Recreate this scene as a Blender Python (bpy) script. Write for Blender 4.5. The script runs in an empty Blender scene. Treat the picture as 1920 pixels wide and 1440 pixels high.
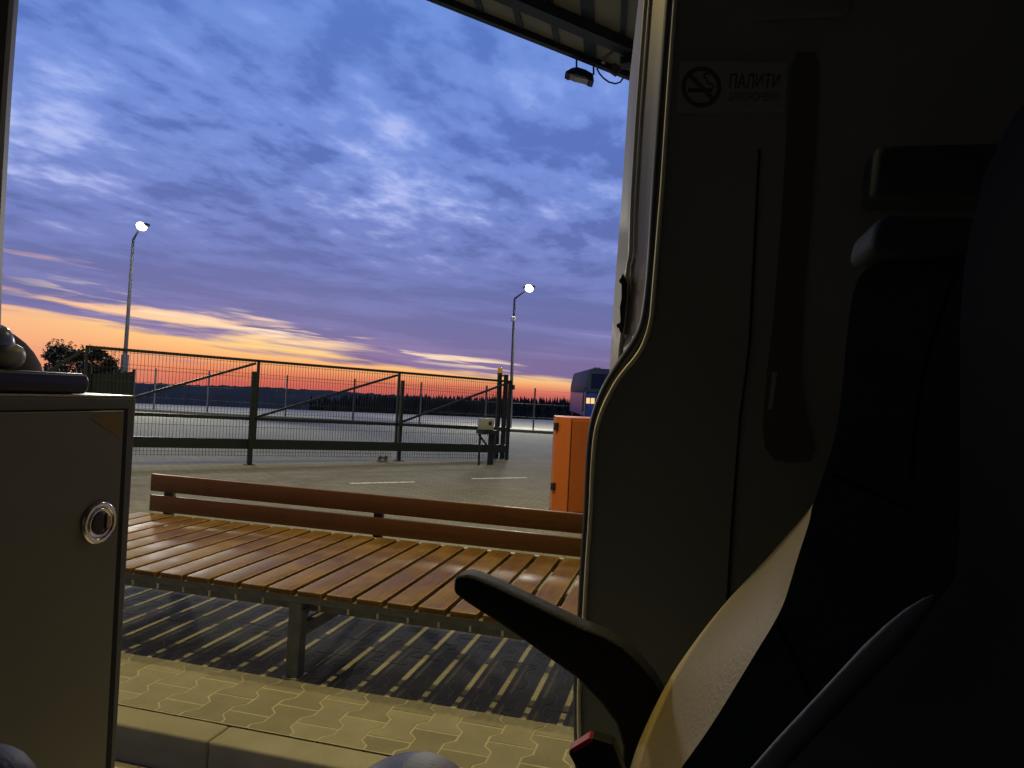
import bpy, bmesh, math, random
from mathutils import Vector, Matrix, noise as mnoise
random.seed(7)
sc = bpy.context.scene
R = math.radians

# ------------------------------------------------------------ camera
FPX, H0 = 1330.0, 1.47
ROLL = R(3.0)
PIT = math.atan(12*math.cos(ROLL)/FPX)
fv = Vector((0, math.cos(PIT), math.sin(PIT)))
r0 = Vector((1, 0, 0)); u0 = Vector((0, -math.sin(PIT), math.cos(PIT)))
rv = r0*math.cos(ROLL) + u0*math.sin(ROLL)
uv = u0*math.cos(ROLL) - r0*math.sin(ROLL)
cam = bpy.data.cameras.new("camera"); co = bpy.data.objects.new("camera", cam)
sc.collection.objects.link(co); sc.camera = co
cam.sensor_fit = 'HORIZONTAL'; cam.sensor_width = 36; cam.lens = 36*FPX/1920
cam.clip_start = 0.02; cam.clip_end = 6000
m = Matrix((rv, uv, -fv)).transposed().to_4x4(); m.translation = Vector((0, 0, H0)); co.matrix_world = m

def ray(px, py): return fv + rv*((px-960)/FPX) - uv*((py-720)/FPX)
CAM = Vector((0, 0, H0))
TH = R(13.9)
EV = Vector((math.cos(TH), -math.sin(TH), 0))      # along the bench and the van side
NV = Vector((math.sin(TH), math.cos(TH), 0))       # across, out of the door
def S(s, n, z): return EV*s + NV*n + Vector((0, 0, z))
def atn(px, py, n):                                 # point on the plane n = const
    d = ray(px, py); return CAM + d*(n/d.dot(NV))
def ats(px, py, s):
    d = ray(px, py); return CAM + d*(s/d.dot(EV))
def aty(px, py, y):
    d = ray(px, py); return CAM + d*(y/d.y)
def atz(px, py, z=0.0):
    d = ray(px, py); return CAM + d*((z-H0)/d.z)
def sn(p): return p.dot(EV), p.dot(NV), p.z

# ------------------------------------------------------------ node helper
class NT:
    def __init__(s, tree): s.t = tree; s.n = tree.nodes; s.l = tree.links
    def put(s, sock, v):
        if isinstance(v, bpy.types.NodeSocket): s.l.new(v, sock)
        elif v is not None:
            if hasattr(sock.default_value, '__len__') and len(sock.default_value) == 4 and len(v) == 3: v = (*v, 1)
            sock.default_value = v
    def m(s, op, a, b=None, c=None, clamp=False):
        x = s.n.new('ShaderNodeMath'); x.operation = op; x.use_clamp = clamp
        for i, v in enumerate((a, b, c)):
            if v is not None: s.put(x.inputs[i], v)
        return x.outputs[0]
    def mr(s, v, a, b, c=0., d=1., smooth=False):
        x = s.n.new('ShaderNodeMapRange'); x.clamp = True
        if smooth: x.interpolation_type = 'SMOOTHSTEP'
        for i, q in enumerate((v, a, b, c, d)): s.put(x.inputs[i], q)
        return x.outputs[0]
    def mix(s, f, a, b, bt='MIX'):
        x = s.n.new('ShaderNodeMix'); x.data_type = 'RGBA'; x.blend_type = bt
        s.put(x.inputs[0], f); s.put(x.inputs[6], a); s.put(x.inputs[7], b); return x.outputs[2]
    def xyz(s, a, b, c):
        x = s.n.new('ShaderNodeCombineXYZ')
        for i, v in enumerate((a, b, c)): s.put(x.inputs[i], v)
        return x.outputs[0]
    def sep(s, v):
        x = s.n.new('ShaderNodeSeparateXYZ'); s.put(x.inputs[0], v); return x.outputs
    def noise(s, v, sc_, det=4, rough=.55, dist=0.):
        x = s.n.new('ShaderNodeTexNoise'); s.put(x.inputs['Vector'], v)
        x.inputs['Scale'].default_value = sc_; x.inputs['Detail'].default_value = det
        x.inputs['Roughness'].default_value = rough; x.inputs['Distortion'].default_value = dist
        return x.outputs['Fac']
    def ramp(s, f, pts):
        x = s.n.new('ShaderNodeValToRGB'); s.put(x.inputs[0], f); e = x.color_ramp.elements
        while len(e) < len(pts): e.new(.5)
        for k, (p, c) in enumerate(pts): e[k].position = p; e[k].color = (*c, 1)
        return x.outputs[0]
    def map(s, v, rot=(0, 0, 0), scl=(1, 1, 1), loc=(0, 0, 0)):
        x = s.n.new('ShaderNodeMapping'); s.put(x.inputs[0], v)
        x.inputs['Rotation'].default_value = rot; x.inputs['Scale'].default_value = scl
        x.inputs['Location'].default_value = loc; return x.outputs[0]
def lin(r, g, b):
    f = lambda v: (v/255/12.92) if v <= 10.3 else ((v/255+.055)/1.055)**2.4
    return (f(r), f(g), f(b))

# ------------------------------------------------------------ sky (dusk, broken cloud, glow low in the left)
w = bpy.data.worlds.new("World"); sc.world = w; w.use_nodes = True
T = NT(w.node_tree); T.n.clear()
tc = T.n.new('ShaderNodeTexCoord').outputs['Generated']
x, y, z = T.sep(tc)
el = T.m('MULTIPLY', T.m('ARCSINE', z), 57.2958)
ys = T.m('MAXIMUM', y, 0.05)
t = T.m('DIVIDE', x, ys)
B = T.mr(t, -.62, .14, 5.2, 1.15)
# streaks that lie low over the glow
lowv = T.xyz(T.m('MULTIPLY', t, 3.2), T.m('MULTIPLY', T.m('ADD', z, T.m('MULTIPLY', t, .05)), 46.), 3.1)
n1 = T.noise(lowv, 1.0, 5, .5, .3)
n1b = T.noise(T.map(lowv, scl=(2.2, 2.6, 1), loc=(4, 2, 0)), 1.0, 4, .55)
q = T.m('DIVIDE', el, B)
cov = T.mr(T.m('ADD', q, T.m('MULTIPLY', T.m('SUBTRACT', n1, .5), 2.9)), .55, .95, smooth=True)
core = T.mr(q, .05, .45, 0., 1., True)
cov = T.m('MULTIPLY', cov, core)
u = T.mr(T.m('MULTIPLY', q, 5.0), -3., 9.)
glow = T.ramp(u, [(0.0, lin(180, 86, 88)), (.20, lin(208, 104, 90)), (.29, lin(230, 134, 96)), (.40, lin(244, 178, 118)), (.50, lin(250, 206, 136)),
                  (.62, lin(250, 212, 172)), (.72, lin(240, 200, 182)), (1., lin(180, 165, 205))])
# toward the left edge the glow is softer and pinker, toward the right purple
glow = T.mix(T.mr(t, -.75, -.42, .75, 0.), glow, lin(240, 170, 136))
glow = T.mix(T.mr(t, .0, .45, 0., .75), glow, lin(196, 135, 140))
# high cloud sheet, projected on a plane overhead
k = T.m('ADD', T.m('MAXIMUM', z, -.02), .10)
P = T.xyz(T.m('DIVIDE', x, k), T.m('DIVIDE', y, k), 0.)
P = T.map(P, rot=(0, 0, R(20)))
Ps = T.map(P, scl=(1.0, .80, 1), loc=(.35, .2, 0))
a1 = T.noise(Ps, 1.25, 7, .52, .1)
a2 = T.noise(T.map(Ps, loc=(7, 3, 1)), 3.4, 6, .56, .15)
a3 = T.noise(T.map(Ps, loc=(2, 9, 1), scl=(1, .75, 1)), 9., 4, .55, .1)
den = T.m('ADD', T.m('ADD', T.m('MULTIPLY', a1, .42), T.m('MULTIPLY', a2, .34)), T.m('MULTIPLY', a3, .24))
den = T.mr(den, .40, .63, 0., 1.)
lay = T.noise(T.map(lowv, scl=(1.0, .8, 1), loc=(9, 1, 5)), 1.0, 6, .6, .3)
lay = T.mr(lay, .38, .80, 0., .8)
f_ = T.mr(el, 5., 13., 0., 1., True)
den = T.m('ADD', T.m('MULTIPLY', den, f_), T.m('MULTIPLY', lay, T.m('SUBTRACT', 1., f_)))
eu = T.mr(el, 0., 35.)
dark = T.ramp(eu, [(0.0, lin(122, 102, 146)), (.12, lin(98, 101, 160)), (.28, lin(88, 102, 168)), (.5, lin(84, 108, 182)), (.8, lin(84, 118, 196)), (1., lin(74, 106, 188))])
mid = T.ramp(eu, [(0.0, lin(150, 122, 160)), (.12, lin(110, 112, 173)), (.28, lin(108, 122, 190)), (.5, lin(112, 138, 212)), (.8, lin(106, 140, 216)), (1., lin(92, 126, 204))])
pale = T.ramp(eu, [(0.0, lin(196, 160, 180)), (.12, lin(150, 142, 196)), (.28, lin(148, 158, 216)), (.45, lin(154, 172, 234)), (.7, lin(134, 162, 232)), (1., lin(118, 150, 226))])
up = T.mix(T.mr(den, .12, .48, 0., 1., True), dark, mid)
up = T.mix(T.mr(den, .46, .86, 0., 1., True), up, pale)
edge = T.m('MULTIPLY', T.mr(den, .70, 1.0, 0., 1., True), T.mr(el, 18., 27., .7, 0.))
up = T.mix(edge, up, lin(190, 196, 240))
colr = T.mix(cov, glow, up)
# the torn lower rim of the cloud catches the light
rim = T.m('MULTIPLY', T.mr(q, .55, .95, 0., 1., True), T.mr(q, 1.0, 1.35, 1., 0., True))
rim = T.m('MULTIPLY', rim, T.m('MULTIPLY', T.mr(n1b, .52, .66, 0., .9, True), T.mr(t, -.75, -.5)))
colr = T.mix(rim, colr, lin(255, 226, 196))
colr = T.mix(T.mr(y, -.1, .25), lin(66, 82, 140), colr)
sky = T.n.new('ShaderNodeTexSky'); sky.sky_type = 'NISHITA'; sky.sun_disc = False
sky.sun_elevation = R(-1.5); sky.sun_rotation = R(-22); sky.sun_intensity = .2
bg1 = T.n.new('ShaderNodeBackground'); bg1.inputs['Strength'].default_value = .05; T.l.new(sky.outputs[0], bg1.inputs['Color'])
bg2 = T.n.new('ShaderNodeBackground'); bg2.inputs['Strength'].default_value = 1.0; T.l.new(colr, bg2.inputs['Color'])
ad = T.n.new('ShaderNodeAddShader'); T.l.new(bg1.outputs[0], ad.inputs[0]); T.l.new(bg2.outputs[0], ad.inputs[1])
wo = T.n.new('ShaderNodeOutputWorld'); T.l.new(ad.outputs[0], wo.inputs['Surface'])

sc.view_settings.view_transform = 'Standard'; sc.view_settings.look = 'None'
sc.view_settings.exposure = 0; sc.view_settings.gamma = 1
sc.cycles.max_bounces = 8; sc.cycles.sample_clamp_indirect = 4

# ------------------------------------------------------------ mesh helpers
class MB:
    def __init__(s): s.v = []; s.f = []; s.mi = []
    def add(s, vs, fs, mi=0):
        o = len(s.v); s.v += [Vector(a) for a in vs]; s.f += [tuple(o+i for i in f) for f in fs]; s.mi += [mi]*len(fs); return s
    def hexa(s, p, mi=0):    # p: 4 bottom ccw, 4 top
        return s.add(p, [(3, 2, 1, 0), (4, 5, 6, 7), (0, 1, 5, 4), (1, 2, 6, 5), (2, 3, 7, 6), (3, 0, 4, 7)], mi)
    def box(s, s0, s1, n0, n1, z0, z1, mi=0):   # in the (s, n, z) frame
        return s.hexa([S(s0, n0, z0), S(s1, n0, z0), S(s1, n1, z0), S(s0, n1, z0), S(s0, n0, z1), S(s1, n0, z1), S(s1, n1, z1), S(s0, n1, z1)], mi)
    def wbox(s, x0, x1, y0, y1, z0, z1, mi=0):
        V = Vector
        return s.hexa([V((x0, y0, z0)), V((x1, y0, z0)), V((x1, y1, z0)), V((x0, y1, z0)), V((x0, y0, z1)), V((x1, y0, z1)), V((x1, y1, z1)), V((x0, y1, z1))], mi)
    def beam(s, a, b, wd, ht, up=Vector((0, 0, 1)), mi=0):
        a, b = Vector(a), Vector(b); d = (b-a).normalized()
        if abs(d.dot(up)) > .99: up = NV
        sd = d.cross(up).normalized()*wd/2; uu = sd.cross(d).normalized()*ht/2
        return s.hexa([a-sd-uu, a+sd-uu, b+sd-uu, b-sd-uu, a-sd+uu, a+sd+uu, b+sd+uu, b-sd+uu], mi)
    def prism(s, pts, off, mi=0):
        n = len(pts); off = Vector(off)
        vs = [Vector(p) for p in pts] + [Vector(p)+off for p in pts]
        fs = [tuple(range(n-1, -1, -1)), tuple(range(n, 2*n))] + [(i, (i+1) % n, n+(i+1) % n, n+i) for i in range(n)]
        return s.add(vs, fs, mi)
    def tube(s, pts, r, seg=8, mi=0, flat=None, cap=True):
        pts = [Vector(p) for p in pts]; n = len(pts); rr = r if isinstance(r, (list, tuple)) else [r]*n
        vs = []; ref = None
        for i, p in enumerate(pts):
            d = (pts[min(i+1, n-1)]-pts[max(i-1, 0)]).normalized()
            if flat is not None: a = flat.cross(d).normalized()
            else:
                if ref is None: ref = Vector((0, 0, 1)) if abs(d.z) < .9 else Vector((1, 0, 0))
                a = (ref - d*ref.dot(d)).normalized(); ref = a
            b = d.cross(a).normalized()
            ra, rb = rr[i] if isinstance(rr[i], (list, tuple)) else (rr[i], rr[i])
            for j in range(seg):
                t_ = 2*math.pi*j/seg; vs.append(p + a*ra*math.cos(t_) + b*rb*math.sin(t_))
        fs = [(i*seg+j, i*seg+(j+1) % seg, (i+1)*seg+(j+1) % seg, (i+1)*seg+j) for i in range(n-1) for j in range(seg)]
        if cap: fs += [tuple(range(seg-1, -1, -1)), tuple(range((n-1)*seg, n*seg))]
        return s.add(vs, fs, mi)
    def ell(s, c, ax, ay, az, e=1.0, nu=24, nv=14, z0=-1.0, mif=None):
        # superellipsoid; ax, ay, az are axis vectors
        c = Vector(c); vs = []; fs = []; mi = []
        pw = lambda v: math.copysign(abs(v)**e, v)
        v0 = math.asin(max(-1, z0))
        for i in range(nv+1):
            ph = v0 + (math.pi/2-v0)*i/nv
            for j in range(nu):
                th = 2*math.pi*j/nu
                vs.append(c + ax*pw(math.cos(ph))*pw(math.cos(th)) + ay*pw(math.cos(ph))*pw(math.sin(th)) + az*pw(math.sin(ph)))
        o = len(s.v); s.v += vs
        for i in range(nv):
            for j in range(nu):
                f = (i*nu+j, i*nu+(j+1) % nu, (i+1)*nu+(j+1) % nu, (i+1)*nu+j)
                cc = sum((vs[a] for a in f), Vector())/4
                s.f.append(tuple(o+a for a in f)); s.mi.append(mif(cc) if mif else 0)
        s.f.append(tuple(o+j for j in range(nu-1, -1, -1))); s.mi.append(0)
        return s

def mkobj(name, mb, mats, parent=None, bevel=0, seg=2, smooth=None, base=None, bmat=-1):
    """links one mesh object; vertices are given in world space and stored relative to the thing's base"""
    me = bpy.data.meshes.new(name)
    off = Vector(base) if base is not None else (Vector(parent['_b']) if parent is not None and '_b' in parent else Vector())
    me.from_pydata([v-off for v in mb.v], [], mb.f); me.update()
    for mm in (mats if isinstance(mats, (list, tuple)) else [mats]): me.materials.append(mm)
    for p, i in zip(me.polygons, mb.mi): p.material_index = i
    bm = bmesh.new(); bm.from_mesh(me)
    bmesh.ops.remove_doubles(bm, verts=bm.verts, dist=1e-5)
    bmesh.ops.recalc_face_normals(bm, faces=bm.faces)
    if bevel:
        es = [e for e in bm.edges if len(e.link_faces) == 2 and e.calc_face_angle(0) > R(28)]
        bmesh.ops.bevel(bm, geom=es, offset=bevel, segments=seg, affect='EDGES', profile=.5, clamp_overlap=True, material=bmat)
    bm.to_mesh(me); bm.free()
    if smooth is not None:
        for p in me.polygons: p.use_smooth = True
        me.set_sharp_from_angle(angle=R(smooth))
    o = bpy.data.objects.new(name, me); sc.collection.objects.link(o)
    if parent is not None:
        o.parent = parent
        o['_b'] = tuple(off)
    else: o.location = off; o['_b'] = tuple(off)
    return o
def tag(o, label=None, cat=None, group=None, kind=None):
    for k_, v_ in (('label', label), ('category', cat), ('group', group), ('kind', kind)):
        if v_: o[k_] = v_
    return o
def thing(name, base, label, cat, group=None):
    o = bpy.data.objects.new(name, None); sc.collection.objects.link(o)
    o.empty_display_size = .1; o.location = base; o['_b'] = tuple(base)
    return tag(o, label, cat, group)

# ------------------------------------------------------------ materials
def mat(name, col, rough=.6, metal=0., var=.0, vs=8., bump=0., bs=60., col2=None, coat=0., spec=.5, scl=(1, 1, 1), rot=0., rv=0., emis=None, es=0., sheen=0.):
    m_ = bpy.data.materials.new(name); m_.use_nodes = True
    N = NT(m_.node_tree); b = N.n['Principled BSDF']
    b.inputs['Roughness'].default_value = rough; b.inputs['Metallic'].default_value = metal
    b.inputs['Specular IOR Level'].default_value = spec; b.inputs['Coat Weight'].default_value = coat
    b.inputs['Coat Roughness'].default_value = .25
    if sheen: b.inputs['Sheen Weight'].default_value = sheen
    o = N.n.new('ShaderNodeTexCoord').outputs['Object']
    v = N.map(o, rot=(0, 0, rot), scl=scl)
    n_ = N.noise(v, vs, 5, .6)
    c2 = col2 or tuple(c*(1-var) for c in col)
    c1 = col if col2 else tuple(min(1, c*(1+var)) for c in col)
    N.put(b.inputs['Base Color'], N.mix(N.mr(n_, .3, .7), c2, c1))
    if rv: N.put(b.inputs['Roughness'], N.mr(N.noise(v, vs*2.3, 4), .3, .7, max(0, rough-rv), min(1, rough+rv)))
    if bump:
        bp = N.n.new('ShaderNodeBump'); bp.inputs['Strength'].default_value = bump; bp.inputs['Distance'].default_value = .004
        N.put(bp.inputs['Height'], N.noise(o, bs, 4, .6)); N.l.new(bp.outputs[0], b.inputs['Normal'])
    if emis: b.inputs['Emission Color'].default_value = (*emis, 1); b.inputs['Emission Strength'].default_value = es
    return m_

def wood(name, along_n, c1, c2, c3, rough=.32):
    m_ = bpy.data.materials.new(name); m_.use_nodes = True
    N = NT(m_.node_tree); b = N.n['Principled BSDF']
    o = N.n.new('ShaderNodeTexCoord').outputs['Object']
    inf = N.n.new('ShaderNodeObjectInfo').outputs['Random']
    v = N.map(o, rot=(0, 0, TH), scl=(1, 1, 1))
    xs, ys_, zs = N.sep(v)
    off = N.m('MULTIPLY', inf, 37.)
    v = N.xyz(N.m('ADD', xs, off), ys_, zs)
    g = N.map(v, scl=(40, 2.2, 40) if along_n else (2.2, 40, 40))
    a = N.noise(g, 1., 6, .65, .6)
    big = N.noise(v, 3.2, 4, .6)
    c = N.mix(N.mr(a, .35, .7), c1, c2)
    c = N.mix(N.mr(big, .45, .72, 0., .8), c, c3)
    c = N.mix(N.mr(inf, 0, 1, 0., .35), c, c2)
    fine = N.noise(N.map(v, scl=(12, 90, 30) if not along_n else (90, 9, 30)), 1., 3, .7)
    c = N.mix(N.mr(fine, .56, .72, 0., .55), c, tuple(q_*.35 for q_ in c1))
    N.put(b.inputs['Base Color'], c)
    N.put(b.inputs['Roughness'], N.mr(big, .35, .7, rough-.08, rough+.16))
    b.inputs['Coat Weight'].default_value = .0; b.inputs['Coat Roughness'].default_value = .35; b.inputs['Specular IOR Level'].default_value = .42
    bp = N.n.new('ShaderNodeBump'); bp.inputs['Strength'].default_value = .25; bp.inputs['Distance'].default_value = .002
    N.put(bp.inputs['Height'], a); N.l.new(bp.outputs[0], b.inputs['Normal'])
    return m_

def paving(name, c1, c2, bricks=None, joint=(.1, .1, .09), bump=.35, seeds=1.):
    m_ = bpy.data.materials.new(name); m_.use_nodes = True
    N = NT(m_.node_tree); b = N.n['Principled BSDF']; b.inputs['Roughness'].default_value = .9
    b.inputs['Specular IOR Level'].default_value = .25
    o = N.n.new('ShaderNodeTexCoord').outputs['Object']
    v = N.map(o, rot=(0, 0, TH))
    big = N.noise(v, .55*seeds, 5, .6); mid = N.noise(v, 6., 5, .65); fine = N.noise(v, 260., 3, .7)
    c = N.mix(N.mr(big, .35, .68), c2, c1)
    c = N.mix(N.mr(mid, .35, .7, 0., .45), c, tuple(q_*.7 for q_ in c2))
    c = N.mix(N.mr(fine, .35, .7, 0., .5), c, tuple(q_*.62 for q_ in c1))
    spots = N.noise(v, 26., 3, .5)
    c = N.mix(N.mr(spots, .68, .76, 0., .6), c, tuple(q_*.35 for q_ in c2))
    if bricks:
        br = N.n.new('ShaderNodeTexBrick'); N.put(br.inputs['Vector'], v)
        br.inputs['Scale'].default_value = 1.; br.inputs['Brick Width'].default_value = bricks[0]; br.inputs['Row Height'].default_value = bricks[1]
        br.inputs['Mortar Size'].default_value = .008; br.inputs['Mortar Smooth'].default_value = .3
        N.put(br.inputs['Color1'], (1, 1, 1)); N.put(br.inputs['Color2'], (.80, .80, .80)); N.put(br.inputs['Mortar'], (.55, .53, .5))
        c = N.mix(1., c, br.outputs['Color'], 'MULTIPLY')
    N.put(b.inputs['Base Color'], c)
    bp = N.n.new('ShaderNodeBump'); bp.inputs['Strength'].default_value = bump; bp.inputs['Distance'].default_value = .003
    N.put(bp.inputs['Height'], fine); N.l.new(bp.outputs[0], b.inputs['Normal'])
    return m_

M_paver = paving('paver_concrete', (.33, .32, .29), (.24, .235, .21), seeds=3.)
M_paver2 = paving('paver_concrete_dark', (.285, .275, .245), (.205, .20, .175), seeds=3.)
M_paver3 = paving('paver_concrete_pale', (.355, .345, .31), (.27, .265, .24), seeds=3.)
M_sand = mat('joint_sand', (.375, .36, .30), .95, var=.15, vs=30)
M_kerb = paving('kerb_concrete', (.34, .33, .30), (.25, .245, .22), seeds=2.)
M_yard = paving('yard_blocks', (.30, .30, .255), (.235, .235, .20), bricks=(.2, .1))
M_road = paving('road_concrete', (.30, .29, .27), (.24, .235, .22), bricks=(.2, .1))
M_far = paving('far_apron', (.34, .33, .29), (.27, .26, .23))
M_grass = mat('far_grass', (.05, .06, .035), .95, var=.3, vs=.05)
M_paint = mat('road_paint', (.72, .72, .68), .8, var=.25, vs=14, bump=.3)
M_slat = wood('varnished_seat_wood', True, (.095, .046, .011), (.175, .093, .023), (.27, .17, .058), .54)
M_worn = mat('worn_slat_edge', (.40, .25, .09), .42, var=.3, vs=30, col2=(.17, .085, .02))
M_board = wood('varnished_back_wood', False, (.125, .050, .009), (.155, .064, .012), (.11, .042, .008), .48)
M_steel = mat('bench_steel', (.15, .16, .15), .5, .25, var=.25, vs=14, bump=.15, bs=120)
M_bolt = mat('zinc_bolt', (.65, .64, .58), .4, .6, var=.15)
M_zinc = mat('galvanised_angle', (.36, .35, .31), .5, .2, var=.12, vs=20)
M_green = mat('gate_green_paint', (.008, .015, .016), .5, .1, var=.2, vs=10)
M_wire = mat('mesh_wire', (.02, .028, .025), .6, .1, var=.2)
M_white = mat('motor_housing', (.28, .30, .29), .5, var=.12)
M_black = mat('black_plastic', (.012, .012, .013), .5, var=.2, vs=40)
M_pole = mat('galvanised_pole', (.07, .075, .09), .6, .1, var=.15)
M_sleeve = mat('pole_sleeve', (.13, .14, .17), .6, .1, var=.1)
M_orange = mat('orange_powder_coat', (.58, .15, .006), .45, var=.06, vs=5, bump=.08)
M_amber = mat('amber_lens', (.85, .50, .02), .3, var=.05)
M_soffit = mat('canopy_soffit', (.24, .225, .17), .8, var=.15, vs=1.)
M_canopy = mat('canopy_steel', (.010, .018, .019), .6, var=.2)
M_hill = mat('wooded_hill', (.085, .064, .040), 1., var=.35, vs=.03)
M_conifer = mat('conifer_needles', (.040, .034, .022), 1., var=.4, vs=.4)
M_leaf = mat('leaf', (.018, .024, .014), .8, var=.5, vs=2.5)
M_bark = mat('bark', (.06, .05, .04), .9, var=.3, vs=8)
M_bush = mat('fence_screen', (.014, .026, .022), .8, var=.2, vs=5)
M_bus = mat('coach_paint_dark', (.045, .055, .07), .6, var=.1)
M_busb = mat('coach_paint_blue', (.02, .06, .32), .35, var=.1)
M_glass = mat('coach_glass', (.01, .015, .03), .15, var=.1)
M_buslit = mat('lit_window', (.8, .5, .2), .5, emis=(1., .62, .25), es=1.0)
M_head = mat('lamp_lens', (1, 1, .85), .4, emis=(1., .98, .78), es=14.)
M_trim = mat('van_trim', (.21, .225, .245), .75, var=.06, vs=3, bump=.12, bs=240)
M_shell = mat('van_lining', (.42, .42, .42), .9, var=.05)
M_seal = mat('rubber_seal', (.03, .038, .055), .5, var=.1, vs=20)
M_bead = mat('seal_bead', (.85, .82, .66), .5, var=.05)
M_body = mat('van_body_paint', (.22, .215, .19), .42, var=.05, vs=4)
M_ridge = mat('pillar_ridge_highlight', (.55, .54, .50), .35, var=.05)  # paler than the body paint: the ridge's highlight is put into this colour
M_cab = mat('cabinet_laminate', (.17, .165, .125), .6, var=.08, vs=4, bump=.05)
M_cabf = mat('cabinet_edge', (.13, .13, .115), .6, var=.06)
M_top = mat('cabinet_top_laminate', (.34, .34, .35), .35, var=.04)
M_ochre = mat('ochre_sticker', (.24, .15, .03), .6, var=.1)
M_chrome = mat('chrome', (.75, .72, .68), .14, 1., var=.05)
M_case = mat('navy_case', (.005, .009, .024), .35, var=.1)
M_navy = mat('navy_leather', (.045, .060, .072), .7, spec=.25, var=.15, vs=14, bump=.3, bs=160)
M_beige = mat('beige_leather', (.25, .195, .075), .5, var=.05, vs=10, bump=.22, bs=190)
M_greyl = mat('grey_and_shaded_leather', (.24, .24, .27), .55, var=.05, vs=10, bump=.22, bs=190)  # grey leather, also standing for beige bolster leather in shade
M_nav2 = mat('blue_leather', (.07, .09, .15), .5, var=.08, vs=14, bump=.2, bs=190)
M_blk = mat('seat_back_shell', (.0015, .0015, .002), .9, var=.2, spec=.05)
M_arm = mat('armrest_rubber', (.010, .011, .018), .6, spec=.2, var=.1, vs=60, bump=.6, bs=420)
M_red = mat('red_button', (.55, .04, .04), .4, var=.05)
M_seam = mat('dark_stitching', (.004, .004, .005), .8)
M_sign = mat('sign_sticker', (.27, .28, .30), .5, var=.04)
M_ink = mat('sign_black_ink', (.015, .015, .015), .6)
M_inkr = mat('sign_red_ink', (.16, .03, .03), .6)
M_jar = mat('cream_plastic', (.30, .28, .25), .4, var=.06)
M_lid = mat('blue_glazed_lid', (.22, .26, .50), .25, var=.15, vs=30)
M_brown = mat('dark_brown_felt', (.035, .02, .014), .8, var=.2, vs=30)

# ------------------------------------------------------------ ground
YB = 6.0
mb = MB()          # sand bed and yard
pts = [S(-60, YB, 0), S(45, YB, 0), S(45, 24.3+45*TH+.0, 0), S(-60, 24.3-60*TH, 0)]
# yard: from the paved island to the far kerb
def line_y(xx, y0, k): return y0+k*xx
g = [S(-40, YB, 0), S(30, YB, 0), Vector((34, line_y(34, 25.1, -.05), 0)), Vector((-40, line_y(-40, 25.1, -.05), 0))]
mb.add(g, [(0, 1, 2, 3)])
o = mkobj('yard', mb, M_yard); tag(o, kind='structure')
mb = MB(); mb.add([S(-40, 2.65, -.0013), S(30, 2.65, -.0013), S(30, YB, -.0013), S(-40, YB, -.0013)], [(0, 1, 2, 3)])
tag(mkobj('joint_sand', mb, M_sand), kind='structure')
mb = MB()
PW, PL, A = .1645, .2475, .0195
def bx(k, n):      # zigzag boundary between paver columns
    f = ((n-2.766)/PL) % 1.0
    d = min(f, 1-f)*2                 # 0 at joint, 1 at mid
    tt = max(0, min(1, (d-.34)/.30))
    return -1.707 + (k+.0)*PW + (A*(1-2*tt))*(1 if k % 2 == 0 else -1)
for k in range(-22, 14):
    ph = 0 if k % 2 == 0 else .5
    # column between boundary k-1 and k ; boundary k bulges outwards (+) for even k at its joint row
    for j in range(-2, 15):
        a0 = 2.766+(j+ph)*PL; a1 = a0+PL
        lo, hi = max(a0, 2.652), min(a1, YB)
        if hi-lo < .03: continue
        gp = .0052
        ns = [lo+gp] + [a0+PL*f for f in (.17, .32, .68, .83) if lo+gp < a0+PL*f < hi-gp] + [hi-gp]
        dz = random.uniform(-.0008, .0006)
        Rr = [S(bx(k, q)-gp, q, dz) for q in ns]; Ll = [S(bx(k-1, q)+gp, q, dz) for q in ns]
        ring = Ll + Rr[::-1]
        mb.prism([p - Vector((0, 0, .012)) for p in ring], (0, 0, .012), random.choice((0, 0, 1, 1, 2)))
o = mkobj('sidewalk', mb, [M_paver, M_paver2, M_paver3], bevel=.0008, seg=1); tag(o, kind='structure')
# outside the modelled pavers the island carries on as one sheet
mb = MB()
for s0, s1 in ((-40, bx(-23, 2.9)-.03), (bx(13, 2.9)+.03, 30)):
    mb.add([S(s0, 2.652, -.002), S(s1, 2.652, -.002), S(s1, YB, -.002), S(s0, YB, -.002)], [(0, 1, 2, 3)])
tag(mkobj('sidewalk', mb, M_yard), kind='structure')
mb = MB(); mb.add([S(-60, -40, -.15), S(60, -40, -.15), S(60, 2.6, -.15), S(-60, 2.6, -.15)], [(0, 1, 2, 3)])
tag(mkobj('road', mb, M_road), kind='structure')
# kerb stones
kj = sn(atz(395, 1386))[0]
mb = MB(); L_ = 1.0
for i in range(-10, 10):
    a_ = kj+i*L_
    mb.box(a_+.003, a_+L_-.003, 2.502, 2.646, -.3, random.uniform(-.0015, .0015))
tag(mkobj('kerb', mb, M_kerb, bevel=.012, seg=3, smooth=40), kind='structure')
mb = MB(); mb.box(-11, 11, 2.515, 2.655, -.3, -.012); tag(mkobj('kerb', mb, M_sand), kind='structure')
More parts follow.
